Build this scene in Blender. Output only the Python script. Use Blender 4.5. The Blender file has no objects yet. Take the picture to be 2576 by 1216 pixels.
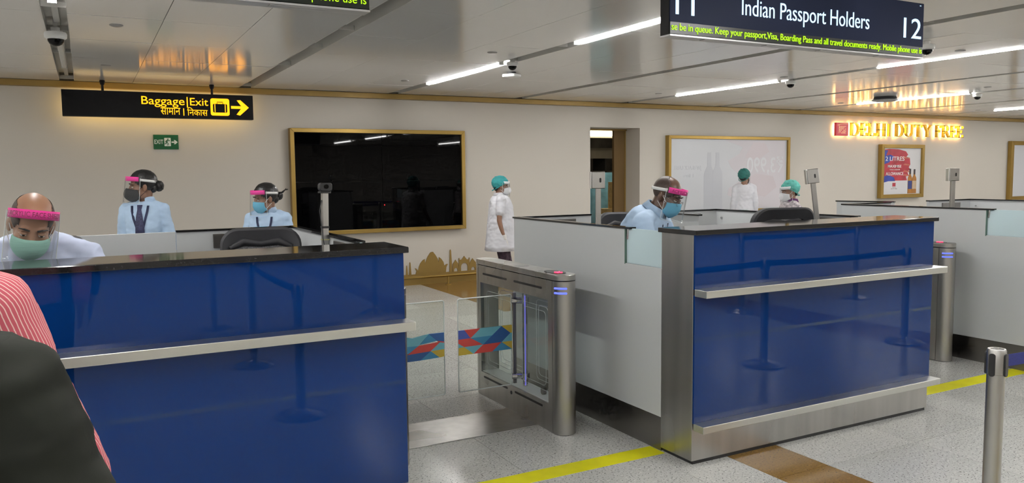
import bpy, bmesh, math, random
from mathutils import Vector, Matrix, Euler, noise
from mathutils.bvhtree import BVHTree
random.seed(7)
S = bpy.context.scene
COL = S.collection
V = Vector
PI = math.pi
# ------------------------------------------------------------------ camera, world, exposure
cam = bpy.data.cameras.new('camera'); co = bpy.data.objects.new('camera', cam); COL.objects.link(co)
co.matrix_world = Matrix(((0.88109597, 0.04969696, -0.47031915, 0), (-0.4728206, 0.0704526, -0.8783377, 0),
                          (-0.01051551, 0.99627639, 0.08557325, 1.6), (0, 0, 0, 1)))
cam.sensor_width = 36; cam.lens = 1995.1 * 36 / 2576; cam.clip_start = 0.05; cam.clip_end = 200
S.camera = co
w = bpy.data.worlds.new('world'); S.world = w; w.use_nodes = True
w.node_tree.nodes['Background'].inputs[0].default_value = (0.5, 0.5, 0.5, 1)
w.node_tree.nodes['Background'].inputs[1].default_value = 0.05
vs = S.view_settings
vs.view_transform = 'Standard'; vs.look = 'None'; vs.gamma = 1; vs.use_curve_mapping = False
vs.exposure = 0.56
TUBE = 64.0            # emission of the ceiling light tubes
S.cycles.use_adaptive_sampling = True; S.cycles.adaptive_threshold = 0.03; S.cycles.adaptive_min_samples = 12
S.cycles.max_bounces = 7; S.cycles.diffuse_bounces = 4; S.cycles.glossy_bounces = 3
S.cycles.transmission_bounces = 6; S.cycles.transparent_max_bounces = 16
S.cycles.sample_clamp_indirect = 6
S.cycles.caustics_reflective = False; S.cycles.caustics_refractive = False
S.cycles.use_denoising = True; S.cycles.use_light_tree = False

# ------------------------------------------------------------------ materials
MATS = {}
def mat(name, col, rough=0.5, metal=0.0, spec=0.5, emit=0.0, var=None, bump=None, coat=0.0, rvar=None, ecol=None, sample=False):
    """var = (scale, amount) colour variation; bump = (scale, strength); scale may be an xyz triple"""
    if name in MATS: return MATS[name]
    m = bpy.data.materials.new(name); m.use_nodes = True; MATS[name] = m
    nt = m.node_tree; b = nt.nodes['Principled BSDF']
    c = tuple(col) + (1,)
    b.inputs['Base Color'].default_value = c; b.inputs['Roughness'].default_value = rough
    b.inputs['Metallic'].default_value = metal; b.inputs['Specular IOR Level'].default_value = spec
    b.inputs['Coat Weight'].default_value = coat; b.inputs['Coat Roughness'].default_value = 0.05
    if emit:
        b.inputs['Emission Color'].default_value = tuple(ecol or col) + (1,); b.inputs['Emission Strength'].default_value = emit
        m.cycles.emission_sampling = 'AUTO' if sample else 'NONE'
    def tex(scale, detail=1):
        g = nt.nodes.new('ShaderNodeNewGeometry'); mp = nt.nodes.new('ShaderNodeMapping'); n = nt.nodes.new('ShaderNodeTexNoise')
        nt.links.new(g.outputs['Position'], mp.inputs[0])
        if isinstance(scale, tuple): mp.inputs['Scale'].default_value = scale; n.inputs['Scale'].default_value = 1
        else: n.inputs['Scale'].default_value = scale
        n.inputs['Detail'].default_value = detail
        nt.links.new(mp.outputs[0], n.inputs['Vector']); return n
    if var:
        n = tex(var[0]); r = nt.nodes.new('ShaderNodeMapRange')
        r.inputs['From Min'].default_value = 0.25; r.inputs['From Max'].default_value = 0.75
        r.inputs['To Min'].default_value = 1 - var[1]; r.inputs['To Max'].default_value = 1 + var[1]
        nt.links.new(n.outputs['Fac'], r.inputs['Value'])
        mx = nt.nodes.new('ShaderNodeVectorMath'); mx.operation = 'SCALE'; mx.inputs[0].default_value = col
        nt.links.new(r.outputs[0], mx.inputs['Scale']); nt.links.new(mx.outputs[0], b.inputs['Base Color'])
    if rvar:
        n = tex(rvar[0]); r = nt.nodes.new('ShaderNodeMapRange')
        r.inputs['From Min'].default_value = 0.3; r.inputs['From Max'].default_value = 0.7
        r.inputs['To Min'].default_value = rough - rvar[1]; r.inputs['To Max'].default_value = rough + rvar[1]
        nt.links.new(n.outputs['Fac'], r.inputs['Value']); nt.links.new(r.outputs[0], b.inputs['Roughness'])
    if bump:
        n = tex(bump[0]); bp = nt.nodes.new('ShaderNodeBump'); bp.inputs['Strength'].default_value = bump[1]
        bp.inputs['Distance'].default_value = bump[2] if len(bump) > 2 else 0.01
        nt.links.new(n.outputs['Fac'], bp.inputs['Height']); nt.links.new(bp.outputs[0], b.inputs['Normal'])
    return m

def thin_glass(name, tint, refl=0.08, haze=0.0, hazecol=(0.8, 0.85, 0.85), gain=0.5):
    m = bpy.data.materials.new(name); m.use_nodes = True; MATS[name] = m; nt = m.node_tree
    nt.nodes.clear(); out = nt.nodes.new('ShaderNodeOutputMaterial')
    tr = nt.nodes.new('ShaderNodeBsdfTransparent'); tr.inputs[0].default_value = tuple(tint) + (1,)
    gl = nt.nodes.new('ShaderNodeBsdfGlossy'); gl.inputs['Roughness'].default_value = 0.03
    fr = nt.nodes.new('ShaderNodeLayerWeight'); fr.inputs['Blend'].default_value = refl
    mx = nt.nodes.new('ShaderNodeMixShader'); mu = nt.nodes.new('ShaderNodeMath'); mu.operation = 'MULTIPLY'; mu.inputs[1].default_value = gain; nt.links.new(fr.outputs['Fresnel'], mu.inputs[0]); nt.links.new(mu.outputs[0], mx.inputs[0])
    nt.links.new(tr.outputs[0], mx.inputs[1]); nt.links.new(gl.outputs[0], mx.inputs[2])
    last = mx
    if haze:
        d = nt.nodes.new('ShaderNodeBsdfDiffuse'); d.inputs[0].default_value = tuple(hazecol) + (1,)
        t2 = nt.nodes.new('ShaderNodeBsdfTranslucent'); t2.inputs[0].default_value = tuple(hazecol) + (1,)
        m1 = nt.nodes.new('ShaderNodeMixShader'); m1.inputs[0].default_value = 0.45
        nt.links.new(d.outputs[0], m1.inputs[1]); nt.links.new(t2.outputs[0], m1.inputs[2])
        m2 = nt.nodes.new('ShaderNodeMixShader'); m2.inputs[0].default_value = haze
        nt.links.new(mx.outputs[0], m2.inputs[1]); nt.links.new(m1.outputs[0], m2.inputs[2]); last = m2
    nt.links.new(last.outputs[0], out.inputs[0]); return m

def terrazzo(name, base, dark, light, rough):
    m = mat(name, base, rough); nt = m.node_tree; b = nt.nodes['Principled BSDF']
    g = nt.nodes.new('ShaderNodeNewGeometry')
    def mask(scale, lo, hi, kind):
        n = nt.nodes.new('ShaderNodeTexNoise' if kind else 'ShaderNodeTexVoronoi'); n.inputs['Scale'].default_value = scale
        nt.links.new(g.outputs['Position'], n.inputs['Vector'])
        if kind: n.inputs['Detail'].default_value = 2
        r = nt.nodes.new('ShaderNodeMapRange'); r.inputs['From Min'].default_value = lo; r.inputs['From Max'].default_value = hi
        nt.links.new(n.outputs['Fac' if kind else 'Color'], r.inputs['Value']); return r
    a = mask(95, 0.60, 0.66, 1); l = mask(60, 0.58, 0.66, 1); c = mask(1.3, 0.3, 0.75, 1)
    m1 = nt.nodes.new('ShaderNodeMix'); m1.data_type = 'RGBA'; m1.inputs[6].default_value = base + (1,); m1.inputs[7].default_value = light + (1,)
    nt.links.new(l.outputs[0], m1.inputs[0])
    m2 = nt.nodes.new('ShaderNodeMix'); m2.data_type = 'RGBA'; m2.inputs[7].default_value = dark + (1,)
    nt.links.new(a.outputs[0], m2.inputs[0]); nt.links.new(m1.outputs[2], m2.inputs[6])
    m3 = nt.nodes.new('ShaderNodeMix'); m3.data_type = 'RGBA'; m3.blend_type = 'MULTIPLY'; m3.inputs[0].default_value = 1
    r = nt.nodes.new('ShaderNodeMapRange'); r.inputs['To Min'].default_value = 0.9; r.inputs['To Max'].default_value = 1.05
    oi = nt.nodes.new('ShaderNodeObjectInfo'); nt.links.new(oi.outputs['Random'], r.inputs['Value'])
    nt.links.new(m2.outputs[2], m3.inputs[6]); nt.links.new(r.outputs[0], m3.inputs[7])
    nt.links.new(m3.outputs[2], b.inputs['Base Color']); return m

WALL = mat('wall_paint', (0.575, 0.535, 0.478), 0.6, var=(0.6, 0.03))
CEIL = mat('ceiling_panel_paint', (0.84, 0.835, 0.82), 0.12, spec=0.6, var=(0.8, 0.03))
SLOT = mat('ceiling_channel', (0.60, 0.59, 0.56), 0.45, var=(1.5, 0.1))
GOLD = mat('brushed_gold', (0.36, 0.235, 0.065), 0.38, metal=0.8, var=(4, 0.08))
GOLDP = mat('gold_paint', (0.31, 0.20, 0.055), 0.40, metal=0.3, var=(5, 0.06))
STEEL = mat('brushed_steel', (0.44, 0.43, 0.41), 0.30, metal=1, var=((14, 14, 0.6), 0.10), rvar=((3, 3, 1), 0.05))
STEELH = mat('brushed_steel_ledge', (0.66, 0.66, 0.62), 0.34, metal=1, var=((1, 20, 20), 0.05))
STEELD = mat('steel_skirting', (0.27, 0.255, 0.24), 0.30, metal=1, var=((.5, .5, 6), 0.06))
CHROME = mat('polished_steel', (0.7, 0.7, 0.7), 0.12, metal=1, var=(20, 0.05))
BLUE = mat('blue_back_painted_glass', (0.0012, 0.026, 0.138), 0.012, spec=0.38, var=(0.7, 0.05))
GRANITE = mat('black_granite', (0.012, 0.012, 0.013), 0.07, spec=0.6, var=(160, 0.5))
LAM = mat('pale_grey_laminate', (0.49, 0.505, 0.51), 0.33, var=(1.1, 0.02))
BLACK = mat('black_plastic', (0.012, 0.012, 0.013), 0.4, var=(60, 0.15))
BLACKS = mat('black_screen_glass', (0.0012, 0.0012, 0.0015), 0.02, spec=0.22, var=(1, 0.1))
DARK = mat('dark_grey_plastic', (0.035, 0.036, 0.04), 0.45, var=(80, 0.1))
WHITEP = mat('white_plastic', (0.75, 0.75, 0.73), 0.35, var=(20, 0.02))
FLOORM = terrazzo('grey_granite_floor', (0.56, 0.56, 0.535), (0.13, 0.125, 0.115), (0.70, 0.70, 0.67), 0.2)
BROWNM = terrazzo('brown_granite_floor', (0.27, 0.15, 0.035), (0.13, 0.07, 0.02), (0.33, 0.19, 0.05), 0.16)
GROUT = mat('floor_grout', (0.16, 0.155, 0.15), 0.8, var=(8, 0.1))
YELLOW = mat('yellow_floor_tape', (0.80, 0.76, 0.004), 0.45, var=(9, 0.07))
FROST = thin_glass('frosted_glass', (0.8, 0.9, 0.9), 0.2, 0.95, (0.70, 0.81, 0.84))
GLASS = thin_glass('clear_acrylic', (0.93, 0.95, 0.94), 0.10)
VISOR = thin_glass('clear_visor', (0.97, 0.975, 0.975), 0.12, 0.02, (0.9, 0.92, 0.92), gain=0.28)
DOME = thin_glass('smoked_dome', (0.03, 0.03, 0.035), 0.25)
EDGE = mat('polished_acrylic_edge', (0.72, 0.76, 0.75), 0.25, var=(10, 0.05))
FILM = {k: mat('film_' + k, c, 0.4, var=(15, 0.04)) for k, c in dict(red=(0.62, 0.07, 0.06), yellow=(0.55, 0.40, 0.05),
        navy=(0.025, 0.10, 0.30), blue=(0.05, 0.25, 0.45), sky=(0.16, 0.45, 0.55), violet=(0.07, 0.11, 0.42)).items()}
LIGHTM = mat('tube_diffuser', (1, 1, 1), 0.5, emit=TUBE, ecol=(1.0, 0.985, 0.97), sample=True, var=(4, 0.01))

# ------------------------------------------------------------------ mesh builder
TMP = bpy.data.scenes.new('workbench')
def evaluated(o):
    """mesh of an object with its modifiers, worked out in an otherwise empty scene"""
    TMP.collection.objects.link(o); vl = TMP.view_layers[0]; vl.update(); dg = vl.depsgraph
    me = bpy.data.meshes.new_from_object(o.evaluated_get(dg), depsgraph=dg); TMP.collection.objects.unlink(o); return me

class MB:
    def __init__(s, M=None): s.v = []; s.f = []; s.M = M or Matrix()
    def add(s, vs, fs):
        n = len(s.v); M = s.M
        s.v += [M @ V(p) for p in vs]; s.f += [tuple(i + n for i in f) for f in fs]; return s
    def box(s, x0, x1, y0, y1, z0, z1):
        return s.add([(x, y, z) for z in (z0, z1) for y in (y0, y1) for x in (x0, x1)],
                     [(0, 2, 3, 1), (4, 5, 7, 6), (0, 1, 5, 4), (2, 6, 7, 3), (0, 4, 6, 2), (1, 3, 7, 5)])
    def loft(s, rings, cap=True, closed=True):
        n = len(rings[0]); vs = [p for r in rings for p in r]; fs = []
        for i in range(len(rings) - 1):
            for j in range(n if closed else n - 1):
                a = i * n + j; b = i * n + (j + 1) % n
                fs.append((a, b, b + n, a + n))
        if cap and closed: fs += [tuple(range(n - 1, -1, -1)), tuple(range((len(rings) - 1) * n, len(rings) * n))]
        return s.add(vs, fs)
    def tube(s, pts, r, n=8, cap=True, ry=None):
        pts = [V(p) for p in pts]; rs = r if isinstance(r, (list, tuple)) else [r] * len(pts)
        rings = []; up = None
        for i, p in enumerate(pts):
            t = (pts[min(i + 1, len(pts) - 1)] - pts[max(i - 1, 0)]).normalized()
            if up is None: up = V((0, 0, 1)) if abs(t.z) < 0.9 else V((0, 1, 0))
            x = t.cross(up).normalized(); up = x.cross(t).normalized()
            k = ry if ry else 1
            rings.append([p + x * math.cos(a) * rs[i] + up * math.sin(a) * rs[i] * k for a in [2 * PI * j / n for j in range(n)]])
        return s.loft(rings, cap)
    def cyl(s, p0, p1, r0, r1=None, n=20): return s.tube([p0, p1], [r0, r0 if r1 is None else r1], n)
    def lathe(s, prof, n=24, c=(0, 0, 0)):
        c = V(c)
        return s.loft([[c + V((r * math.cos(2 * PI * j / n), r * math.sin(2 * PI * j / n), z)) for j in range(n)] for r, z in prof])
    def ell(s, c, r, R=None, n=18, m=12):
        c = V(c); R = R or Matrix.Identity(3); rings = []
        for i in range(m + 1):
            th = PI * (i + 0.02 if i == 0 else (i - 0.02 if i == m else i)) / m
            rings.append([c + R @ V((r[0] * math.sin(th) * math.cos(2 * PI * j / n), r[1] * math.sin(th) * math.sin(2 * PI * j / n), -r[2] * math.cos(th))) for j in range(n)])
        return s.loft(rings)
    def prism(s, poly, a, b, plane='xz'):
        def P(u, v, t): return (u, t, v) if plane == 'xz' else ((u, v, t) if plane == 'xy' else (t, u, v))
        n = len(poly)
        return s.add([P(u, v, a) for u, v in poly] + [P(u, v, b) for u, v in poly],
                     [tuple(range(n)), tuple(range(2 * n - 1, n - 1, -1))] + [(i, i + n, (i + 1) % n + n, (i + 1) % n) for i in range(n)])
    def mesh(s, name):
        me = bpy.data.meshes.new(name); me.from_pydata([tuple(p) for p in s.v], [], s.f)
        bm = bmesh.new(); bm.from_mesh(me); bmesh.ops.recalc_face_normals(bm, faces=bm.faces); bm.to_mesh(me); bm.free()
        return me
    def build(s, name, m, parent=None, smooth=False, bevel=0, seg=2, solid=0, sub=0):
        me = s.mesh(name); me.materials.append(m)
        if smooth:
            me.polygons.foreach_set('use_smooth', [True] * len(me.polygons)); me.set_sharp_from_angle(angle=math.radians(38))
        o = bpy.data.objects.new(name, me); COL.objects.link(o); o.parent = parent
        if solid: d = o.modifiers.new('solid', 'SOLIDIFY'); d.thickness = solid; d.offset = 0
        if sub: d = o.modifiers.new('sub', 'SUBSURF'); d.levels = sub; d.render_levels = sub
        if bevel:
            d = o.modifiers.new('bevel', 'BEVEL'); d.width = bevel; d.segments = seg; d.limit_method = 'ANGLE'; d.angle_limit = math.radians(40)
        return o
def box(name, m, parent, *b, bevel=0): return MB().box(*b).build(name, m, parent, bevel=bevel)
def tag(o, label, cat, group=None, kind=None):
    if label: o['label'] = label
    if cat: o['category'] = cat
    if group: o['group'] = group
    if kind: o['kind'] = kind
    return o
def thing(name, label, cat, loc=(0, 0, 0), rz=0, group=None):
    o = bpy.data.objects.new(name, None); COL.objects.link(o); o.location = loc; o.rotation_euler = (0, 0, rz)
    o.empty_display_size = 0.1
    return tag(o, label, cat, group)
def copy_tree(o, parent=None):
    c = o.copy(); COL.objects.link(c); c.parent = parent
    for ch in o.children: copy_tree(ch, c)
    return c
def struct(o): o['kind'] = 'structure'; return o
def stuff(o): o['kind'] = 'stuff'; return o
def rrect(x0, x1, z0, z1, r, n=5):
    p = []
    for cx, cz, a0 in ((x1 - r, z1 - r, 0), (x0 + r, z1 - r, 90), (x0 + r, z0 + r, 180), (x1 - r, z0 + r, 270)):
        for k in range(n + 1):
            a = math.radians(a0 + 90 * k / n); p.append((cx + r * math.cos(a), cz + r * math.sin(a)))
    return p
def text_mb(body, x0, x1, z0, z1, y, depth=0.003, bold=0.0, mirror=False, keep=None, flip=False):
    """lettering fitted to the box x0..x1, z0..z1 in the plane Y = y (reads towards -Y, or +Y with flip)"""
    c = bpy.data.curves.new('t', 'FONT'); c.body = body; c.offset = bold; c.resolution_u = 4
    o = bpy.data.objects.new('t', c)
    me = evaluated(o)
    vsx = [v.co.copy() for v in me.vertices]; fs = [tuple(p.vertices) for p in me.polygons]
    bpy.data.objects.remove(o); bpy.data.meshes.remove(me)
    xs = [v.x for v in vsx]; ys = [v.y for v in vsx]; ax, bx, ay, by = min(xs), max(xs), min(ys), max(ys)
    out = []; n = len(vsx)
    for lay in (0, 1):
        for v in vsx:
            u = (v.x - ax) / (bx - ax); t = (v.y - ay) / (by - ay)
            if mirror != flip: u = 1 - u
            out.append((x0 + u * (x1 - x0), y + lay * depth, z0 + t * (z1 - z0)))
    edges = {}
    for f in fs:
        for i in range(len(f)):
            e = (f[i], f[(i + 1) % len(f)]); k = tuple(sorted(e)); edges[k] = None if k in edges else e
    side = [(a, b, b + n, a + n) for e in edges.values() if e for a, b in (e,)]
    m = MB(); m.add(out, fs + [tuple(i + n for i in f) for f in fs] + side); return m

# ------------------------------------------------------------------ the room
WY = 10.74; CZ = 2.727; PX = 1.985; SX0 = -0.13
XL, XR, YF = -10.5, 22.5, -9.0
floor = struct(box('floor', GROUT, None, XL, XR, YF, 17.5, -0.10, -0.004))
floor['label'] = 'grey speckled granite floor'
TS, TX0, TY0 = 0.742, 2.0, 2.89
tile_me = MB().box(0.0015, TS - 0.0015, 0.0015, TS - 0.0015, -0.012, 0.0).mesh('tile'); tile_me.materials.append(FLOORM)
tile_br = tile_me.copy(); tile_br.materials.clear(); tile_br.materials.append(BROWNM)
rest = MB(); restb = MB()
for i in range(-17, 28):
    for j in range(-16, 11):
        x = TX0 + i * TS; y = TY0 + j * TS
        if i == 1 and y < 3.3: continue
        brown = (i in (3, 4) and y > 8.0) or (i == 6 and y < 2.8)
        if -4 <= i <= 9 and -3 <= j <= 10:
            o = bpy.data.objects.new('tile', tile_br if brown else tile_me); COL.objects.link(o); o.parent = floor; o.location = (x, y, 0)
        else:
            (restb if brown else rest).box(x + .0015, x + TS - .0015, y + .0015, y + TS - .0015, -0.012, 0)
stuff(rest.build('outer_tiles', FLOORM, floor)); stuff(restb.build('outer_brown_tiles', BROWNM, floor))
for j in range(-16, 1):
    y = TY0 + j * TS
    box('tile', FLOORM, floor, 2.7435, 3.1035, y + .0015, y + TS - .0015, -0.012, 0)
    box('tile', BROWNM, floor, 3.1055, 3.4825, y + .0015, y + TS - .0015, -0.012, 0)
for y0, y1, x0, x1, lb in ((3.475, 3.610, 1.22, 2.835, 'yellow floor tape across the lane left of the middle desk'),
                           (3.475, 3.610, 4.875, 6.455, 'yellow floor tape across the lane right of the middle desk'),
                           (0.72, 0.83, -2.0, 9.0, 'yellow queue tape on the floor in front of the desks')):
    tag(box('floor_tape', YELLOW, None, x0, x1, y0, y1, 0.0, 0.0015), lb, 'floor tape', 'yellow floor tapes')
# back wall with the doorway
wall = struct(MB().box(XL, 7.2, WY, WY + 0.39, 0, 2.95).box(8.19, XR, WY, WY + 0.39, 0, 2.95).box(7.2, 8.19, WY, WY + 0.39, 2.33, 2.95).build('wall_back', WALL))
wall['label'] = 'warm off-white wall behind the desks'
for nm, b in (('wall_left', (XL - .1, XL, YF, WY, 0, 2.95)), ('wall_right', (XR, XR + .1, YF, WY, 0, 2.95)), ('wall_front', (XL, XR, YF - .1, YF, 0, 2.95))):
    struct(box(nm, WALL, None, *b))
struct(box('trim_1', GOLDP, None, XL, XR, WY - 0.10, WY, 2.655, CZ - 0.004))['label'] = 'gold cornice strip along the top of the wall'
for x0, x1, n in ((XL, 7.2, 1), (8.19, XR, 2)):
    struct(box('baseboard_back' if n == 1 else 'baseboard_back_right', GOLDP, None, x0, x1, WY - 0.012, WY, 0, 0.155))['label'] = 'gold skirting along the wall'
# ceiling
ceiling = struct(box('ceiling', SLOT, None, XL, XR, YF, WY, 2.90, 2.98)); ceiling['label'] = 'white metal panel ceiling with recessed slots'
rows = [10.63, 9.64, 8.54, 7.44, 6.34, 5.24, 4.14, 3.04]
pw = (PX - 0.15) / 3
pan_me = {}
for r in range(7):
    L = rows[r] - rows[r + 1]
    me = MB().box(0.002, pw - 0.002, 0.002, L - 0.002, 0, 0.02).mesh('ceiling_panel'); me.materials.append(CEIL); pan_me[r] = me
restc = MB()
for k in range(-5, 11):
    xa = SX0 + k * PX + 0.075
    for c in range(3):
        x = xa + c * pw
        for r in range(7):
            if -1 <= k <= 9 and not (k > 6 and r > 4):
                o = bpy.data.objects.new('ceiling_panel', pan_me[r]); COL.objects.link(o); o.parent = ceiling
                o.location = (x, rows[r + 1], CZ)
                o.rotation_euler = (random.uniform(-.0015, .0015), random.uniform(-.0025, .0025), 0)
            else: restc.box(x + .002, x + pw - .002, rows[r + 1] + .002, rows[r] - .002, CZ, CZ + .02)
        for q in range(11):
            y = 3.04 - q * 1.1
            restc.box(x + .002, x + pw - .002, y - 1.098, y - .002, CZ, CZ + .02)
stuff(restc.build('outer_panels', CEIL, ceiling))
for k in range(-5, 12):
    c = SX0 + k * PX
    m = MB().box(c - .079, c - .075, YF, 10.64, CZ + .0, CZ + .09).box(c + .075, c + .079, YF, 10.64, CZ + .0, CZ + .09)
    m.box(c - .079, c + .079, YF, 10.64, CZ + .09, CZ + .094)
    ch = m.build('slot_channel', SLOT, ceiling)
    box('slot_rail', SLOT, ch, c - .02, c + .02, YF, 10.6, CZ + .055, CZ + .09)
    for y in (10.55, 8.4, 7.15, 6.2, 4.0):
        box('slot_bracket', SLOT, ch, c - .074, c + .074, y, y + .012, CZ + .012, CZ + .05)
# ceiling lights: the tubes hang in every second slot
UNLIT = mat('unlit_tube', (0.62, 0.61, 0.58), 0.4, var=(6, 0.03))
def tube_light(x, y0, y1, label, group=None, lit=True):
    t = thing('linear_light', label, 'ceiling light', (x, y0, CZ), group=group)
    L = y1 - y0
    MB().prism([(-.023, .0), (-.014, -.010), (.014, -.010), (.023, .0), (.023, .024), (-.023, .024)], 0.015, L - .015).build('diffuser', LIGHTM if lit else UNLIT, t)
    for a, b in ((0, .015), (L - .015, L)): box('end_cap', WHITEP, t, -.026, .026, a, b, -.011, .026)
    box('housing', SLOT, t, -.03, .03, 0, L, .026, .06)
    for y in (.3, L - .3): box('hanger', SLOT, t, -.01, .01, y, y + .02, .06, .0895)
    return t
names = {0: 'switched off in the slot behind the leftmost dome camera', 2: 'ending at the dome camera above the black screen', 4: 'between the lit lane sign and the lettered wall sign, second slot', 6: 'above the glowing gold wall lettering', 8: 'at the far right edge of the ceiling'}
near = {0: 'at the top left corner of the picture', 2: 'running behind the left end of the lit lane sign', 4: 'longest bright tube, right of the lit lane sign', 6: 'out of view at the right'}
for k in (-4, -2, 0, 2, 4, 6, 8, 10):
    x = SX0 + k * PX
    for a, b, row in ((7.36, 9.36, 0), (3.93, 5.95, 1), (0.5, 2.5, 2), (-2.9, -0.9, 3), (-6.4, -4.4, 4)):
        if row == 0 and k in names: tube_light(x, a, b, 'white tube light ' + names[k], 'linear ceiling lights', lit=k != 0)
        elif row == 1 and k in near and k != 6: tube_light(x, a, b, 'white tube light ' + near[k], 'linear ceiling lights')
        else: tube_light(x, a, b, 'white tube light over the queue, outside the photo', 'tube lights outside the picture')
# ------------------------------------------------------------------ ceiling fittings
def dome_camera(x, y, label, s=1.0, z=CZ + 0.02):
    t = thing('dome_camera', label, 'security camera', (x, y, z), group='dome cameras'); t.scale = (s, s, s)
    MB().lathe([(.03, 0.0), (.03, -.03), (.07, -.035), (.075, -.05), (.072, -.075), (.06, -.085)]).build('housing', WHITEP, t, smooth=True)
    MB().lathe([(.055, -.08), (.052, -.10), (.04, -.12), (.02, -.131), (.004, -.134)]).build('dome', BLACKS, t, smooth=True)
    MB().box(-.014, .014, -.014, .014, .0, .07).build('mount', SLOT, t)
    return t
dome_camera(-0.145, 7.08, 'white dome camera in the slot above the baggage sign', 1.05)
dome_camera(3.86, 7.16, 'dome camera at the tube end above the black screen', 0.8)
dome_camera(7.85, 7.22, 'dome camera at the tube end below the lit lane sign', 0.85)
dome_camera(11.9, 7.33, 'dome camera above the glowing gold lettering', 0.85)
dome_camera(6.62, 4.55, 'dome camera half hidden behind the lane sign end', 0.9, CZ)
DISC = mat('sprinkler_cover', (0.30, 0.29, 0.28), 0.4, var=(30, 0.05))
for x, y, lb in ((.26, 6.66, 'above the baggage sign, larger one'), (.24, 9.05, 'just over the left rod of the baggage sign'), (3.4, 6.7, 'left of the dome camera over the screen'),
                 (3.45, 9.13, 'nearest the wall over the black screen'), (7.43, 4.76, 'above the longest tube at the right'), (11.1, 6.7, 'right of the dome camera over the lettering'),
                 (7.35, 9.2, 'by the left end of the middle far tube'), (7.5, 7.0, 'over the dome camera below the lane sign'), (11.3, 9.3, 'over the red emblem of the lettering'), (15.3, 9.4, 'by the far right tube')):
    tag(MB().lathe([(.047, CZ + .001), (.047, CZ - .005), (.036, CZ - .010), (.004, CZ - .012)], 20, (x, y, 0)).build('sprinkler_cover', DISC, None, smooth=True),
        'small round ceiling cover ' + lb, 'ceiling cover', 'round ceiling covers')
ap = thing('wireless_access_point', 'white rounded box hanging under the ceiling beside the dome camera', 'access point', (4.27, 7.94, CZ), 0.5)
MB().prism(rrect(-.085, .085, -.085, .085, .03), -.052, -.018, 'xy').build('body', WHITEP, ap, smooth=True, bevel=.008)
MB().cyl((0, 0, -.02), (0, 0, 0.0), .05).build('bracket', DARK, ap)
sp = thing('ceiling_speaker', 'round dark speaker hanging over the tube above the gold lettering', 'speaker', (11.03, 8.25, CZ))
MB().lathe([(.16, 0), (.17, -.03), (.16, -.045)], 28).build('rim', DARK, sp, smooth=True)
MB().lathe([(.19, -.045), (.19, -.058), (.15, -.072), (.01, -.08)], 28).build('cover', mat('speaker_grille', (.28, .28, .28), .5, var=(90, .2)), sp, smooth=True)

# ------------------------------------------------------------------ hanging signs
YEL = mat('sign_yellow_light', (0.5, 0.2, 0.005), 0.5, emit=1.45, ecol=(1.0, 0.37, 0.002), var=(5, 0.02))
YELB = mat('sign_back_light', (1.0, 0.60, 0.10), 0.5, emit=5.0, ecol=(1.0, 0.70, 0.22), sample=True, var=(5, 0.02))
SIGNB = mat('sign_black', (0.006, 0.006, 0.007), 0.4, spec=0.25, var=(20, 0.1))
bs = thing('baggage_sign', 'black hanging sign with yellow baggage and exit lettering and arrow', 'sign', (0, 10.4, 0))
box('cabinet', SIGNB, bs, -.191, 1.903, 0, .11, 2.305, 2.605, bevel=.004)
for x in (.229, 1.428):
    r = MB().cyl((x, .05, 2.605), (x, .05, CZ), .014).build('hanging_rod', SIGNB, bs, smooth=True)
    MB().lathe([(.026, CZ), (.03, CZ - .012), (.022, CZ - .05), (.015, CZ - .055)], 16, (x, .05, 0)).build('rod_cup', SIGNB, r, smooth=True)
def bag_graphics(y, d, flip, m):
    text_mb('Baggage', .63, 1.103, 2.432, 2.556, y, d, .002, flip=flip).build('lettering', m, bs)
    text_mb('Exit', 1.165, 1.372, 2.463, 2.553, y, d, .002, flip=flip).build('lettering', m, bs)
    box('divider', m, bs, 1.128, 1.140, y, y + d, 2.436, 2.562)
    text_mb('सामान', .834, 1.052, 2.346, 2.428, y, d, .0, flip=flip).build('lettering', m, bs)
    text_mb('िनकास', 1.13, 1.362, 2.341, 2.440, y, d, .0, flip=flip).build('lettering', m, bs)
    box('divider', m, bs, 1.085, 1.095, y, y + d, 2.338, 2.425)
    MB().prism(rrect(1.398, 1.618, 2.348, 2.556, .025), y, y + d).build('pictogram_plate', m, bs)
    MB().prism([(1.638, 2.437), (1.755, 2.437), (1.700, 2.366), (1.742, 2.355), (1.85, 2.454), (1.75, 2.545), (1.708, 2.540), (1.760, 2.470), (1.638, 2.470)], y, y + d).build('arrow', m, bs)
bag_graphics(-.004, .004, False, YEL)
YB = .11
for x0, x1 in ((-.15, .45), (.5, 1.1), (1.15, 1.86)): box('back_lettering_strip', YELB, bs, x0, x1, YB, YB + .004, 2.40, 2.50)
pic = [MB().prism(rrect(1.425, 1.591, 2.385, 2.490, .015), -.008, -.0035).build('suitcase', SIGNB, bs)]
for x in (1.448, 1.568): box('suitcase_strap', YEL, pic[0], x - .0045, x + .0045, -.0095, -.008, 2.390, 2.486)
MB().prism(rrect(1.458, 1.558, 2.391, 2.485, .004), -.010, -.0095).build('suitcase_face', SIGNB, pic[0])
h = MB(); h.tube([(1.475, -.006, 2.488), (1.475, -.006, 2.512), (1.541, -.006, 2.512), (1.541, -.006, 2.488)], .0045, 6); h.build('suitcase_handle', SIGNB, pic[0])
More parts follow.
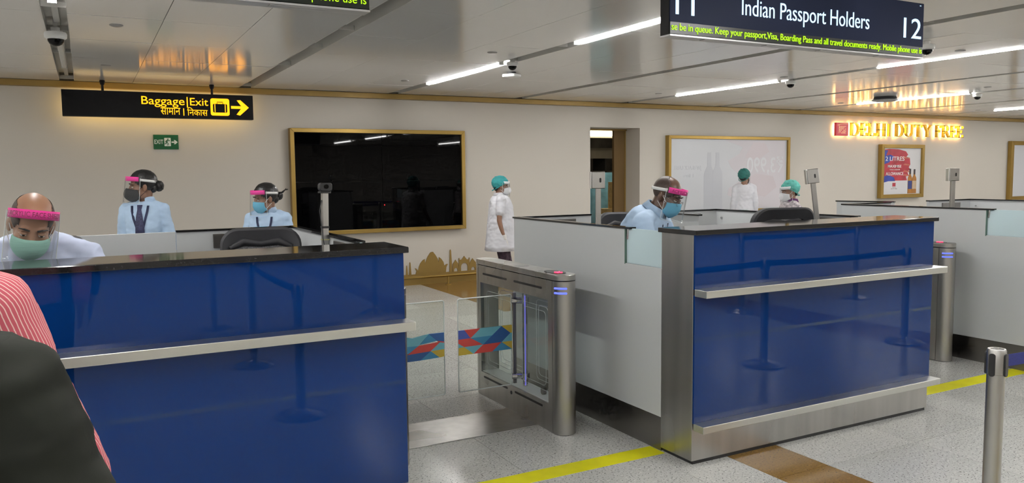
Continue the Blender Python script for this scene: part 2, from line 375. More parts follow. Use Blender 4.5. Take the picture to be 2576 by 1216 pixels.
# green exit sign on the wall
GREEN = mat('exit_green', (0.0, 0.10, 0.028), 0.4, var=(10, .05)); EW = mat('exit_white', (.75, .8, .76), .4, var=(10, .03))
ex = thing('exit_sign', 'small green exit sign on the wall below the baggage sign', 'sign', (0, WY, 0))
box('plate', GREEN, ex, .762, 1.047, -.02, 0, 1.943, 2.121, bevel=.003)
text_mb('EXIT', .772, .872, 2.008, 2.060, -.0225, .003, .012).build('lettering', EW, ex)
MB().prism(rrect(.885, .958, 1.981, 2.083, .004), -.0225, -.0195).build('door_pictogram', EW, ex)
rm = MB(); y = -.026
rm.ell((.926, y, 2.066), (.008, .004, .008))
for p in ([(.920, 2.056), (.912, 2.028)], [(.912, 2.030), (.928, 2.012), (.920, 1.990)], [(.912, 2.030), (.903, 2.012), (.886, 2.008)], [(.920, 2.053), (.940, 2.045), (.946, 2.056)], [(.920, 2.053), (.904, 2.046), (.897, 2.034)]):
    rm.tube([(a, y, b) for a, b in p], .0048, 6)
rm.build('running_figure', GREEN, ex)
MB().prism([(.966, 2.022), (1.003, 2.022), (.992, 2.006), (1.010, 2.006), (1.037, 2.031), (1.010, 2.056), (.992, 2.056), (1.003, 2.040), (.966, 2.040)], -.0225, -.0195).build('arrow', EW, ex)
# lane display over the middle desk, and the one over the left desk
LEDP = mat('display_glass', (0.010, 0.013, 0.03), 0.5, spec=0.08, emit=0.012, ecol=(0.35, 0.5, 1.0), var=(3, .1))
LEDB = mat('display_lower_strip', (0.006, 0.010, 0.006), 0.3, var=(3, .1))
LEDW = mat('display_white_text', (0.3, 0.4, 0.5), 0.5, emit=0.95, ecol=(0.50, 0.76, 1.0), var=(3, .01))
LEDY = mat('display_yellow_text', (0.2, 0.3, 0.01), 0.5, emit=0.72, ecol=(0.46, 1.0, 0.0), var=(3, .01))
SILV = mat('display_trim', (.5, .5, .5), .35, metal=.6, var=(6, .1))
def lane_display(x0, x1, label, full):
    t = thing('lane_display', label, 'display sign', (0, 3.28, 0), group='lane displays')
    box('cabinet', SIGNB, t, x0, x1, .006, .075, 2.308, 2.644)
    box('screen', LEDP, t, x0 + .004, x1 - .004, 0, .006, 2.372, 2.640)
    box('ticker_strip', LEDB, t, x0 + .004, x1 - .004, .0005, .006, 2.312, 2.372)
    tr = box('bottom_trim', SILV, t, x0, x1, -.004, .079, 2.300, 2.308)
    for q in (.12, .34, .55, .8): box('trim_screw_plate', SILV, tr, x0 + (x1 - x0) * q, x0 + (x1 - x0) * (q + .12), .01, .05, 2.297, 2.300)
    for x in (x0 + .3, x1 - .3): MB().cyl((x, .04, 2.644), (x, .04, CZ + .02), .02).build('hanging_rod', SILV, t, smooth=True)
    for zz in (x1 - .045,): box('status_light', LEDW, t, zz, zz + .012, -.002, 0, 2.624, 2.628)
    s = 'se be in queue. Keep your passport,Visa, Boarding Pass and all travel documents ready. Mobile phone use is'
    text_mb(s, x0 + .012, x1 - .015, 2.319, 2.366, -.003, .003, -.004).build('ticker_lettering', LEDY, t)
    if full:
        text_mb('Indian Passport Holders', 3.187, 4.218, 2.416, 2.534, -.003, .003, -.006).build('lettering', LEDW, t)
        text_mb('12', 4.540, 4.708, 2.420, 2.543, -.003, .003, -.002).build('lane_number', LEDW, t)
        text_mb('11', 2.728, 2.852, 2.412, 2.543, -.003, .003, -.002).build('lane_number', LEDW, t)
    return t
lane_display(2.69, 4.735, 'lit lane display reading Indian Passport Holders over the middle desk', True)
lane_display(-.95, 1.09, 'lane display cut off by the top edge, over the left desk', False).location.z = -.018

# ------------------------------------------------------------------ framed things on the wall
def framed(name, label, cat, x0, x1, z0, z1, fw, dep, fm, group=None):
    t = thing(name, label, cat, (0, WY, 0), group=group)
    for a in (((x0, z1), (x1, z1), (x1 - fw, z1 - fw), (x0 + fw, z1 - fw)), ((x0, z0), (x1, z0), (x1 - fw, z0 + fw), (x0 + fw, z0 + fw)),
              ((x0, z0), (x0, z1), (x0 + fw, z1 - fw), (x0 + fw, z0 + fw)), ((x1, z0), (x1, z1), (x1 - fw, z1 - fw), (x1 - fw, z0 + fw))):
        MB().prism(a, -dep, -.001).build('frame_rail', fm, t, bevel=.004)
    return t
vs_ = framed('video_screen', 'large switched-off black screen in a gold frame', 'screen', 2.40, 4.93, .795, 2.228, .055, .11, GOLD)
for x0, x1 in ((2.455, 3.663), (3.667, 4.875)):
    for z0, z1 in ((.85, 1.5105), (1.5125, 2.173)): box('screen_panel', BLACKS, vs_, x0, x1, -.075, -.01, z0, z1)
box('status_light', mat('red_led', (.8, .02, .03), .5, emit=.5, var=(3, .1)), vs_, 3.68, 3.694, -.078, -.075, 1.17, 1.186)
PAPER = mat('light_box_face', (.60, .61, .64), .25, var=(.9, .03)); P1 = mat('faint_grey_print', (.50, .51, .55), .3, var=(2, .03))
P2 = mat('faint_text_print', (.52, .53, .57), .3, var=(3, .02)); P4 = mat('faint_white_print', (.66, .66, .69), .3, var=(3, .02))
PINK = mat('faint_pink_print', (.60, .565, .60), .28, var=(.7, .05))
PINK2 = mat('faint_rose_print', (.60, .54, .57), .28, var=(1.2, .04))
pb = framed('light_box_poster', 'switched-off pale light box with faint bottle print and gold frame', 'poster', 8.73, 11.60, .86, 2.217, .055, .10, GOLD)
box('face', PAPER, pb, 8.785, 11.545, -.06, -.01, .915, 2.162)
def bottle(cx, z0, h, w):
    return [(cx - w, z0), (cx + w, z0), (cx + w, z0 + h * .60), (cx + w * .9, z0 + h * .66), (cx + w * .4, z0 + h * .76), (cx + w * .34, z0 + h), (cx - w * .34, z0 + h), (cx - w * .4, z0 + h * .76), (cx - w * .9, z0 + h * .66), (cx - w, z0 + h * .60)]
random.seed(3)
bl = [(10.35 + .25 * math.sin(k * 1.7) - .1 * (k % 3), .93 + k * .122) for k in range(11)]
MB().prism([(11.5, .93)] + bl[::1] + [(11.5, 2.15)], -.0612, -.06).build('printed_blotch', PINK, pb)
MB().prism([(10.62, 1.2), (11.0, 1.12), (11.3, 1.3), (11.2, 1.5), (10.75, 1.55), (10.5, 1.42)], -.0618, -.0612).build('printed_blotch', PINK2, pb)
MB().prism([(10.5, 1.85), (10.8, 1.80), (11.1, 1.95), (11.0, 2.1), (10.7, 2.12)], -.0618, -.0612).build('printed_blotch', PINK2, pb)
for cx in (9.66, 9.85): MB().prism(bottle(cx, .93, 1.0, .12 if cx < 9.7 else .117), -.0614 - (.0006 if cx > 9.7 else 0), -.06).build('printed_bottle', P1, pb)
text_mb('₹3,990', 10.55, 11.45, 1.52, 1.86, -.0630, .0012, .01, mirror=True).build('mirrored_lettering', P4, pb)
text_mb('JW BLACK LABEL', 8.86, 9.48, 1.61, 1.70, -.0622, .002, .004, mirror=True).build('mirrored_lettering', P2, pb)
text_mb('1 litre', 9.08, 9.30, 1.50, 1.56, -.0622, .002, .0, mirror=True).build('mirrored_lettering', P2, pb)
pp = framed('duty_free_poster', 'framed poster with red and blue brush stroke and two bottles', 'poster', 14.19, 15.54, 1.015, 2.108, .075, .10, GOLD)
PW = mat('poster_paper', (.66, .66, .68), .3, var=(1, .02)); box('paper', PW, pp, 14.265, 15.465, -.06, -.01, 1.09, 2.033)
PRED = mat('poster_red', (.42, .035, .055), .35, var=(7, .25)); PBLU = mat('poster_blue', (.03, .06, .34), .35, var=(7, .2)); POR = mat('poster_coral', (.50, .16, .11), .35, var=(9, .25))
def stroke(pts, m, d): MB().prism(pts, -.0605 - d, -.06).build('brush_stroke', m, pp)
stroke([(14.28, 2.0), (14.45, 2.02), (14.75, 2.01), (14.98, 1.97), (15.05, 1.90), (15.0, 1.86), (15.11, 1.83), (15.13, 1.70), (15.08, 1.64), (15.14, 1.60), (15.04, 1.55), (15.09, 1.47), (15.0, 1.45), (15.04, 1.37), (14.7, 1.37), (14.28, 1.36)], PRED, .0004)
stroke([(14.28, 1.99), (14.42, 1.99), (14.36, 1.88), (14.5, 1.90), (14.62, 1.86), (14.45, 1.74), (14.28, 1.70)], PBLU, .0010)
stroke([(14.28, 1.46), (14.45, 1.48), (14.62, 1.44), (14.66, 1.36), (14.45, 1.36), (14.28, 1.33)], PBLU, .0010)
for z in (1.86, 1.72, 1.58, 1.50): stroke([(14.95, z), (15.1, z - .02), (15.12, z - .045), (14.9, z - .03)], POR, .0012)
PT = mat('poster_white_text', (.85, .85, .85), .35, var=(3, .02))
for s_, a, b, c_, d_ in (('2 LITRES', 14.34, 14.93, 1.775, 1.862), ('MAXIMISE', 14.42, 14.84, 1.635, 1.692), ('YOUR LIQUOR', 14.47, 14.80, 1.580, 1.606), ('ALLOWANCE', 14.36, 14.91, 1.480, 1.545)):
    text_mb(s_, a, b, c_, d_, -.0665, .004, .006).build('lettering', PT, pp)
AMB = mat('whisky_amber', (.38, .16, .03), .3, var=(9, .15)); LBN = mat('label_navy', (.03, .05, .20), .35, var=(9, .1)); LBC = mat('label_cream', (.55, .42, .28), .4, var=(9, .1)); CAPD = mat('bottle_cap', (.04, .03, .035), .35, var=(9, .1))
for cx, lm, zz in ((15.13, LBN, 1.60), (15.27, LBC, 1.59)):
    bo = MB().prism(bottle(cx, 1.10, zz - 1.10, .067), -.0645, -.0600).build('printed_bottle', AMB, pp)
    box('printed_label', lm, bo, cx - .064, cx + .064, -.0650, -.0645, 1.19, 1.36)
    box('printed_cap', CAPD, bo, cx - .027, cx + .027, -.0650, -.0640, zz - .10, zz + .01)
box('emblem', PRED, pp, 14.58, 14.68, -.0610, -.06, 1.25, 1.325)
text_mb('DELHI', 14.58, 14.68, 1.222, 1.234, -.061, .001, .0).build('lettering', DARK, pp)
text_mb('DUTY FREE', 14.54, 14.73, 1.195, 1.213, -.061, .001, .0).build('lettering', DARK, pp)
p3 = framed('light_box_poster', 'pale framed light box cut off by the right edge', 'poster', 18.66, 21.5, .86, 2.217, .09, .10, GOLD)
box('face', PAPER, p3, 18.75, 21.41, -.06, -.01, .95, 2.127)

# ------------------------------------------------------------------ back-lit gold lettering
HALO = mat('halo_light', (1, .78, .35), .5, emit=6.0, ecol=(1.0, .70, .30), sample=True, var=(4, .02))
LGOLD = mat('letter_gold', (.62, .40, .06), .28, metal=.9, var=(20, .08))
dl = thing('gold_wall_lettering', 'glowing gold DELHI DUTY FREE lettering with a red emblem on the wall', 'sign', (0, WY, 0))
def arc(cx, cz, rx, rz, a0, a1, n=10): return [(cx + rx * math.cos(math.radians(a0 + (a1 - a0) * k / n)), cz + rz * math.sin(math.radians(a0 + (a1 - a0) * k / n))) for k in range(n + 1)]
def glyph(ch, W, H):
    """serif capital as a list of polygons in 0..W, 0..H"""
    st = .17 * W if ch not in 'I' else .34 * W; th = .055 * H; sf = .10 * W; P = []
    def R(x0, x1, z0, z1): P.append([(x0, z0), (x1, z0), (x1, z1), (x0, z1)])
    def stem(x):
        R(x, x + st, 0, H); R(x - sf * .6, x + st + sf * .6, 0, th * .7); R(x - sf * .6, x + st + sf * .6, H - th * .7, H)
    def curve(cx, cz, rx, rz, a0, a1, tk):
        o = arc(cx, cz, rx, rz, a0, a1); i = arc(cx, cz, rx - tk, rz - th, a0, a1)
        for k in range(len(o) - 1): P.append([o[k], o[k + 1], i[k + 1], i[k]])
    if ch == 'D': stem(.1 * W); R(.1 * W, .5 * W, 0, th); R(.1 * W, .5 * W, H - th, H); curve(.45 * W, H / 2, .52 * W, H / 2, -90, 90, st)
    if ch in 'EFL':
        stem(.12 * W)
        if ch != 'F': R(.12 * W, .9 * W, 0, th); R(.84 * W, .92 * W, 0, .25 * H)
        if ch != 'L': R(.12 * W, .88 * W, H - th, H); R(.82 * W, .9 * W, .77 * H, H); R(.12 * W, .68 * W, .48 * H, .48 * H + th); R(.63 * W, .7 * W, .4 * H, .62 * H)
    if ch == 'H': stem(.1 * W); stem(.73 * W); R(.1 * W, .9 * W, .47 * H, .47 * H + th)
    if ch == 'I': stem(.33 * W)
    if ch == 'U': R(.1 * W, .1 * W + st, .3 * H, H); R(.02 * W, .38 * W, H - th * .7, H); R(.8 * W, .8 * W + th, .3 * H, H); R(.68 * W, .98 * W, H - th * .7, H); curve(.475 * W, .32 * H, .375 * W, .32 * H, 180, 360, st * .7)
    if ch == 'T': stem(.42 * W); R(.04 * W, .96 * W, H - th, H); R(.04 * W, .1 * W, .77 * H, H); R(.9 * W, .96 * W, .77 * H, H)
    if ch == 'Y': R(.42 * W, .42 * W + st, 0, .48 * H); R(.3 * W, .72 * W, 0, th * .7); P.append([(.42 * W, .46 * H), (.6 * W, .46 * H), (.27 * W, H), (.08 * W, H)]); P.append([(.52 * W, .46 * H), (.6 * W, .5 * H), (.9 * W, H), (.82 * W, H)]); R(0, .36 * W, H - th * .7, H); R(.72 * W, 1.0 * W, H - th * .7, H)
    if ch == 'R': stem(.1 * W); R(.1 * W, .5 * W, H - th, H); R(.1 * W, .5 * W, .48 * H, .48 * H + th); curve(.45 * W, .74 * H, .36 * W, .26 * H, -90, 90, st * .85); P.append([(.45 * W, .5 * H), (.62 * W, .5 * H), (1.0 * W, 0), (.8 * W, 0)])
    return P
wid = dict(D=.36, E=.28, L=.28, H=.38, I=.17, U=.36, T=.34, Y=.36, F=.27, R=.34)
txt = 'DELHI DUTY FREE'; tot = sum(wid.get(c, .13) for c in txt); xx = 13.24; sc_ = (16.88 - 13.24) / tot
for c in txt:
    if c == ' ': xx += .13 * sc_; continue
    W_ = wid[c] * sc_; m = MB(); hm = MB()
    for p in glyph(c, W_ * .93, .255):
        q = [(xx + a, 2.268 + b) for a, b in p]; m.prism(q, -.095, -.045); hm.prism(q, -.044, -.030)
    lo = m.build('letter', LGOLD, dl); hm.build('letter_light', HALO, lo)
    xx += W_
em = MB().box(12.83, 13.17, -.095, -.045, 2.262, 2.515).build('emblem_panel', mat('emblem_red', (.45, .02, .04), .35, emit=.12, ecol=(.8, .05, .06), var=(8, .08)), dl)
MB().box(12.84, 13.16, -.044, -.030, 2.272, 2.505).build('emblem_light', HALO, em)
EG = mat('emblem_gold', (.75, .50, .28), .4, metal=.2, emit=.25, ecol=(.9, .55, .3), var=(20, .1))
k = MB()
for x in range(5):
    for z in range(6):
        if (x * 7 + z * 5) % 6 == 0: continue
        x0 = 12.925 + x * .036; z0 = 2.31 + z * .025
        k.box(x0, x0 + .028, -.098, -.0945, z0, z0 + .006); k.box(x0 + (z % 2) * .02, x0 + (z % 2) * .02 + .006, -.098, -.0945, z0, z0 + .022)
k.box(12.905, 12.915, -.098, -.0945, 2.31, 2.47)
k.build('emblem_pattern', EG, em)
MB().tube([(12.87, -.0965, 2.465), (12.93, -.0965, 2.485), (13.05, -.0965, 2.492), (13.15, -.0965, 2.495)], .006, 6).build('emblem_flourish', EG, em)

# ------------------------------------------------------------------ gold skyline and rail at the foot of the wall
sk = GOLDP
def sil(label, polys, cat='wall decoration'):
    m = MB()
    for p in polys: m.prism(p, WY - .014, WY)
    return tag(m.build('skyline_cutout', sk, None), label, cat, 'gold skyline cut-outs')
lot = [(4.155, .155), (4.17, .20), (4.145, .245), (4.165, .24), (4.195, .205), (4.205, .255), (4.23, .31), (4.27, .355), (4.30, .37), (4.306, .30), (4.325, .355), (4.35, .405), (4.385, .455), (4.405, .468), (4.412, .460), (4.418, .470), (4.425, .460), (4.432, .470), (4.44, .458), (4.47, .42), (4.505, .36), (4.52, .31), (4.526, .385), (4.56, .36), (4.595, .31), (4.61, .25), (4.64, .275), (4.665, .275), (4.64, .23), (4.63, .155)]
sil('gold lotus-shaped building cut-out on the wall', [lot])
sil('tall gold obelisk cut-out right of the lotus shape', [[(4.690, .155), (4.700, .47), (4.710, .487), (4.720, .47), (4.735, .155)]])
def arch(x0, x1, top, ax, ar, az): 
    c = (x0 + x1) / 2; o = [(x0, .155), (c - ar, .155)] + [(c + ar * math.cos(math.radians(a)), az + ar * 1.1 * math.sin(math.radians(a))) for a in range(180, -1, -20)] + [(c + ar, .155), (x1, .155)]
    return o + ax
sil('gold domed gateway cut-out with arched opening', [
    arch(4.74, 4.845, 0, [(4.842, .225), (4.835, .27), (4.81, .30), (4.79, .33), (4.77, .30), (4.745, .27), (4.74, .225)], .03, .175),
    arch(4.845, 5.02, 0, [(5.02, .35), (5.012, .35), (5.008, .325), (4.975, .325), (4.95, .355), (4.932, .378), (4.914, .355), (4.888, .325), (4.857, .325), (4.853, .35), (4.845, .35)], .055, .215),
    arch(5.02, 5.13, 0, [(5.125, .27), (5.09, .31), (5.07, .335), (5.05, .31), (5.025, .27), (5.02, .225)], .03, .175)])
sil('small gold obelisk cut-out left of the lotus shape', [[(4.055, .155), (4.065, .32), (4.072, .338), (4.079, .32), (4.09, .155)]])
sil('short gold obelisk cut-out beside the left desk', [[(4.005, .155), (4.015, .28), (4.02, .292), (4.026, .28), (4.036, .155)]])
rl = thing('guard_rail', 'low gold guard rail on short posts along the wall', 'rail', (0, 10.53, 0))
MB().cyl((-3, 0, .135), (7.1, 0, .135), .022, n=16).build('rail_tube', GOLD, rl, smooth=True)
for x in (-2.4, -.65, 1.1, 2.84, 4.58, 6.32):
    q = MB().cyl((x, 0, 0), (x, 0, .13), .014).build('post', GOLD, rl, smooth=True)
    MB().lathe([(.042, 0), (.042, .008), (.016, .014)], 20, (x, 0, 0)).build('post_foot', GOLD, q, smooth=True)
# ------------------------------------------------------------------ the shop seen through the doorway
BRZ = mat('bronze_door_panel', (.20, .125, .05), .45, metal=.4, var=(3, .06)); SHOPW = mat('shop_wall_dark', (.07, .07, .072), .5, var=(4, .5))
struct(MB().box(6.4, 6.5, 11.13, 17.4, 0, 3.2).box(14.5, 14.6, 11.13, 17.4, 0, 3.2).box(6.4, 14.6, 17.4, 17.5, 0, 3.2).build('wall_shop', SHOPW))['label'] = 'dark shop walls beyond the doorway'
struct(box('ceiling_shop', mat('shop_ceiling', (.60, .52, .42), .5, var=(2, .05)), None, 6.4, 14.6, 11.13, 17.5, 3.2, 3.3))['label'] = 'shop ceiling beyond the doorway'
d1 = struct(box('door_1', BRZ, None, 7.95, 8.19, 11.135, 11.19, 0, 2.33)); d1['label'] = 'bronze door panel at the side of the doorway'
box('door_edge', GOLDP, d1, 8.165, 8.185, 11.12, 11.135, 0, 2.33)
box('door_notice', mat('notice_red', (.22, .07, .03), .5, var=(12, .2)), d1, 7.99, 8.09, 11.131, 11.135, .78, .92)
struct(MB().box(7.2, 8.19, 11.10, 11.13, 2.305, 2.33).build('trim_2', GOLDP))['label'] = 'gold strip over the doorway'
COVE = mat('shop_cove_light', (1, .85, .6), .5, emit=6.0, ecol=(1, .84, .58), sample=True, var=(2, .02))
cv = thing('shop_cove_light', 'warm strip of cove lighting seen high in the doorway', 'ceiling light', (9.6, 14.5, 0))
box('light_face', COVE, cv, -2.5, 3, 0, .05, 2.40, 2.50); box('light_shelf', mat('cove_shelf', (.5, .45, .38), .5, var=(2, .05)), cv, -2.5, 3, .05, .5, 2.36, 2.62)
box('upper_light', COVE, cv, -2.5, 3, .3, .34, 2.95, 3.0)
sl = thing('added_shop_light', 'added light panel over the shop goods, unseen behind the wall', 'ceiling light', (9.2, 12.6, 3.14)); box('light_face', COVE, sl, -1.2, 1.2, -.25, .25, 0, .02); box('light_frame', WHITEP, sl, -1.25, 1.25, -.3, .3, .02, .06)  # unseen glowing panel, added to brighten the goods beyond the doorway
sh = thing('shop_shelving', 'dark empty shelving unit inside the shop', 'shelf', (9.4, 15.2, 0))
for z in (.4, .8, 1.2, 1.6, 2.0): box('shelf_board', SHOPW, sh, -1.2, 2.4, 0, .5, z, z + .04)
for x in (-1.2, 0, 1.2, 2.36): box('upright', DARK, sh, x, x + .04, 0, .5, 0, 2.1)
box('header_panel', mat('shop_header', (.22, .21, .19), .5, var=(3, .2)), sh, -.1, 1.6, -.02, 0, 1.92, 2.16)
for x, z in ((-.2, 2.06), (-.12, 1.96)): box('shelf_lamp', COVE, sh, x - .1, x + .1, -.06, -.03, z, z + .025)
WRAPY = mat('yellow_stretch_wrap', (.52, .40, .20), .3, var=(14, .25), bump=((30, 30, 90), .5)); WRAPB = mat('blue_plastic_sheet', (.16, .40, .58), .28, var=(6, .25), bump=((9, 9, 20), .6)); KRAFT = mat('cardboard', (.42, .30, .17), .7, var=(7, .12))
def lumpy(name, m, parent, c, r, h, seed, sq=1.0):
    rings = []
    for i in range(13):
        z = h * i / 12; k = 1 - .25 * (i / 12) ** 2
        rings.append([(c[0] + r * k * math.copysign(abs(math.cos(a)) ** .6, math.cos(a)) * (1 + .10 * noise.noise(V((a * 2, z * 6, seed)))), c[1] + r * sq * k * math.copysign(abs(math.sin(a)) ** .6, math.sin(a)), c[2] + z) for a in [2 * PI * j / 22 for j in range(22)]])
    return MB().loft(rings).build(name, m, parent, smooth=True)
w1 = thing('wrapped_goods', 'goods bundled in yellowish stretch wrap behind the doorway', 'package', (8.75, 12.3, 0))
lumpy('wrapped_bundle', WRAPY, w1, (0, 0, .12), .30, .80, 1); MB().box(-.32, .32, -.3, .3, 0, .12).build('pallet', KRAFT, w1, bevel=.01)
MB().lathe([(.11, .85), (.115, 1.2), (.11, 1.42), (.02, 1.42)], 20, (.03, 0, 0)).build('wrapped_roll', WRAPY, w1, smooth=True)
w2 = thing('sheeted_stack', 'stack of goods under light blue plastic sheet in the shop', 'package', (9.35, 13.6, 0))
lumpy('plastic_sheet', WRAPB, w2, (0, 0, .1), .55, 1.5, 5, .8); box('pallet', KRAFT, w2, -.5, .5, -.4, .4, 0, .1)
tag(MB().box(8.36, 8.55, 11.85, 12.0, 0, .62).build('brick_red_box', mat('red_carton', (.30, .13, .08), .7, var=(16, .3)), None, bevel=.005), 'reddish carton at the foot of the wrapped goods', 'box')

# ------------------------------------------------------------------ desks
def partition_cap(p, x0, x1, y0, y1): return box('black_cap', GRANITE, p, x0, x1, y0, y1, 1.262, 1.274)
def desk(x0, label, gate):
    W = 2.02; t = thing('passport_desk', label, 'desk', (x0, 3.25, 0), group='passport desks')
    box('shadow_plinth', BLACK, t, .012, W - .012, .012, .26, 0, .02)
    box('counter_body', STEEL, t, 0, W, .006, .27, .02, 1.262, bevel=.002)
    for z0, z1 in ((.232, .937), (.968, 1.262)): box('blue_glass_panel', BLUE, t, .003, W - .003, -.006, .006, z0, z1, bevel=.002)
    MB().box(-.012, W + .014, -.028, .29, 1.262, 1.288).build('counter_top', GRANITE, t, bevel=.003)
    for z0, d, ex in ((.932, .10, .012), (.196, .085, .0)):
        l = MB().box(.002, W + ex, -d, -.004, z0, z0 + .040).build('ledge', STEELH, t, bevel=.003)
    # sides
    for s in (0, 1):
        xa, xb = (0, .032) if s == 0 else (W - .032, W)
        MB().prism([(.27, .197), (2.02, .197), (2.02, 1.262), (.617, 1.262), (.617, 1.056), (.27, 1.056)], xa, xb, 'yz').build('side_panel', LAM, t, bevel=.002)
        box('side_skirting', STEELD, t, xa + .002, xb - .002, .27, 2.018, 0.0, .197)
        xm = (xa + xb) / 2
        box('frosted_glass', FROST, t, xm - .006, xm + .006, .275, .612, 1.056, 1.266, bevel=.002)
        box('glass_edge', mat('green_glass_edge', (.10, .17, .14), .2, var=(10, .1)), t, xa - .001, xb + .001, .611, .6185, 1.05, 1.262)
        partition_cap(t, xa - .008, xb + .008, .56, 2.028)
        MB().tube([(xm, .60, 1.262), (xm, .60, 1.235), (xm, .605, 1.2)], .012, 8).build('cap_bracket', CHROME, t, smooth=True)
    for xa, xb in ((.032, .68), (1.29, W - .032)):
        box('back_panel', LAM, t, xa, xb, 1.99, 2.02, .197, 1.262, bevel=.002)
        box('back_skirting', STEELD, t, xa, xb, 1.992, 2.018, 0, .197)
        partition_cap(t, xa, xb, 1.982, 2.028)
    for xa, xb in ((.235, .53), (1.50, 1.80)):
        box('cable_plate', STEELD, t, xa, xb, 1.975, 1.99, 1.155, 1.242, bevel=.002)
    box('cable_plate', STEELD, t, W - .047, W - .032, .66, .95, 1.13, 1.25, bevel=.002)
    MB().cyl((W - .032, 1.92, 1.20), (W - .045, 1.92, 1.20), .008, n=10).build('lock_button', CHROME, t)
    # gate in the back
    if gate == 'closed':
        g = box('gate', LAM, t, .684, 1.286, 1.992, 2.016, .12, 1.264, bevel=.002)
        MB().tube([(1.25, 1.985, .95), (1.25, 1.955, .95), (1.25, 1.955, .85), (1.25, 1.985, .85)], .007, 8).build('gate_handle', CHROME, g, smooth=True)
    elif gate == 'out':
        M_ = Matrix.Translation((.86, 2.08, 0)) @ Matrix.Rotation(math.radians(110), 4, 'Z')
        g = MB(M_).box(0, .58, -.013, .013, .12, 1.262).build('gate', LAM, t, bevel=.002)
        MB(M_).box(-.005, .59, -.022, .022, 1.262, 1.274).build('gate_cap', GRANITE, g)
    else:
        g = box('gate', LAM, t, 1.27, 1.294, 1.40, 1.985, .17, 1.262, bevel=.002)
        box('gate_cap', GRANITE, g, 1.262, 1.302, 1.40, 1.985, 1.262, 1.274)
    box('platform', mat('platform_vinyl', (.12, .12, .125), .6, var=(12, .1)), t, .034, W - .034, .272, 1.988, 0, .15)
    box('worktop', mat('worktop_laminate', (.40, .38, .36), .4, var=(3, .05)), t, .034, W - .034, .272, .60, .905, .93)
    return t
desk(-0.815, 'blue glass passport desk at the left, nearest the camera', 'closed')
desk(2.84, 'blue glass passport desk in the middle under the lit lane sign', 'in')
desk(6.46, 'passport desk at the right edge, only its grey side showing', 'out')
plt = tag(box('floor_plate', STEEL, None, 1.52, 2.462, 4.262, 4.69, 0, .006, bevel=.002), 'steel threshold plate on the floor between the turnstiles', 'floor plate')
plt2 = copy_tree(plt); plt2.location.x = 3.66; plt2['label'] = 'steel threshold plate in the lane right of the middle desk'

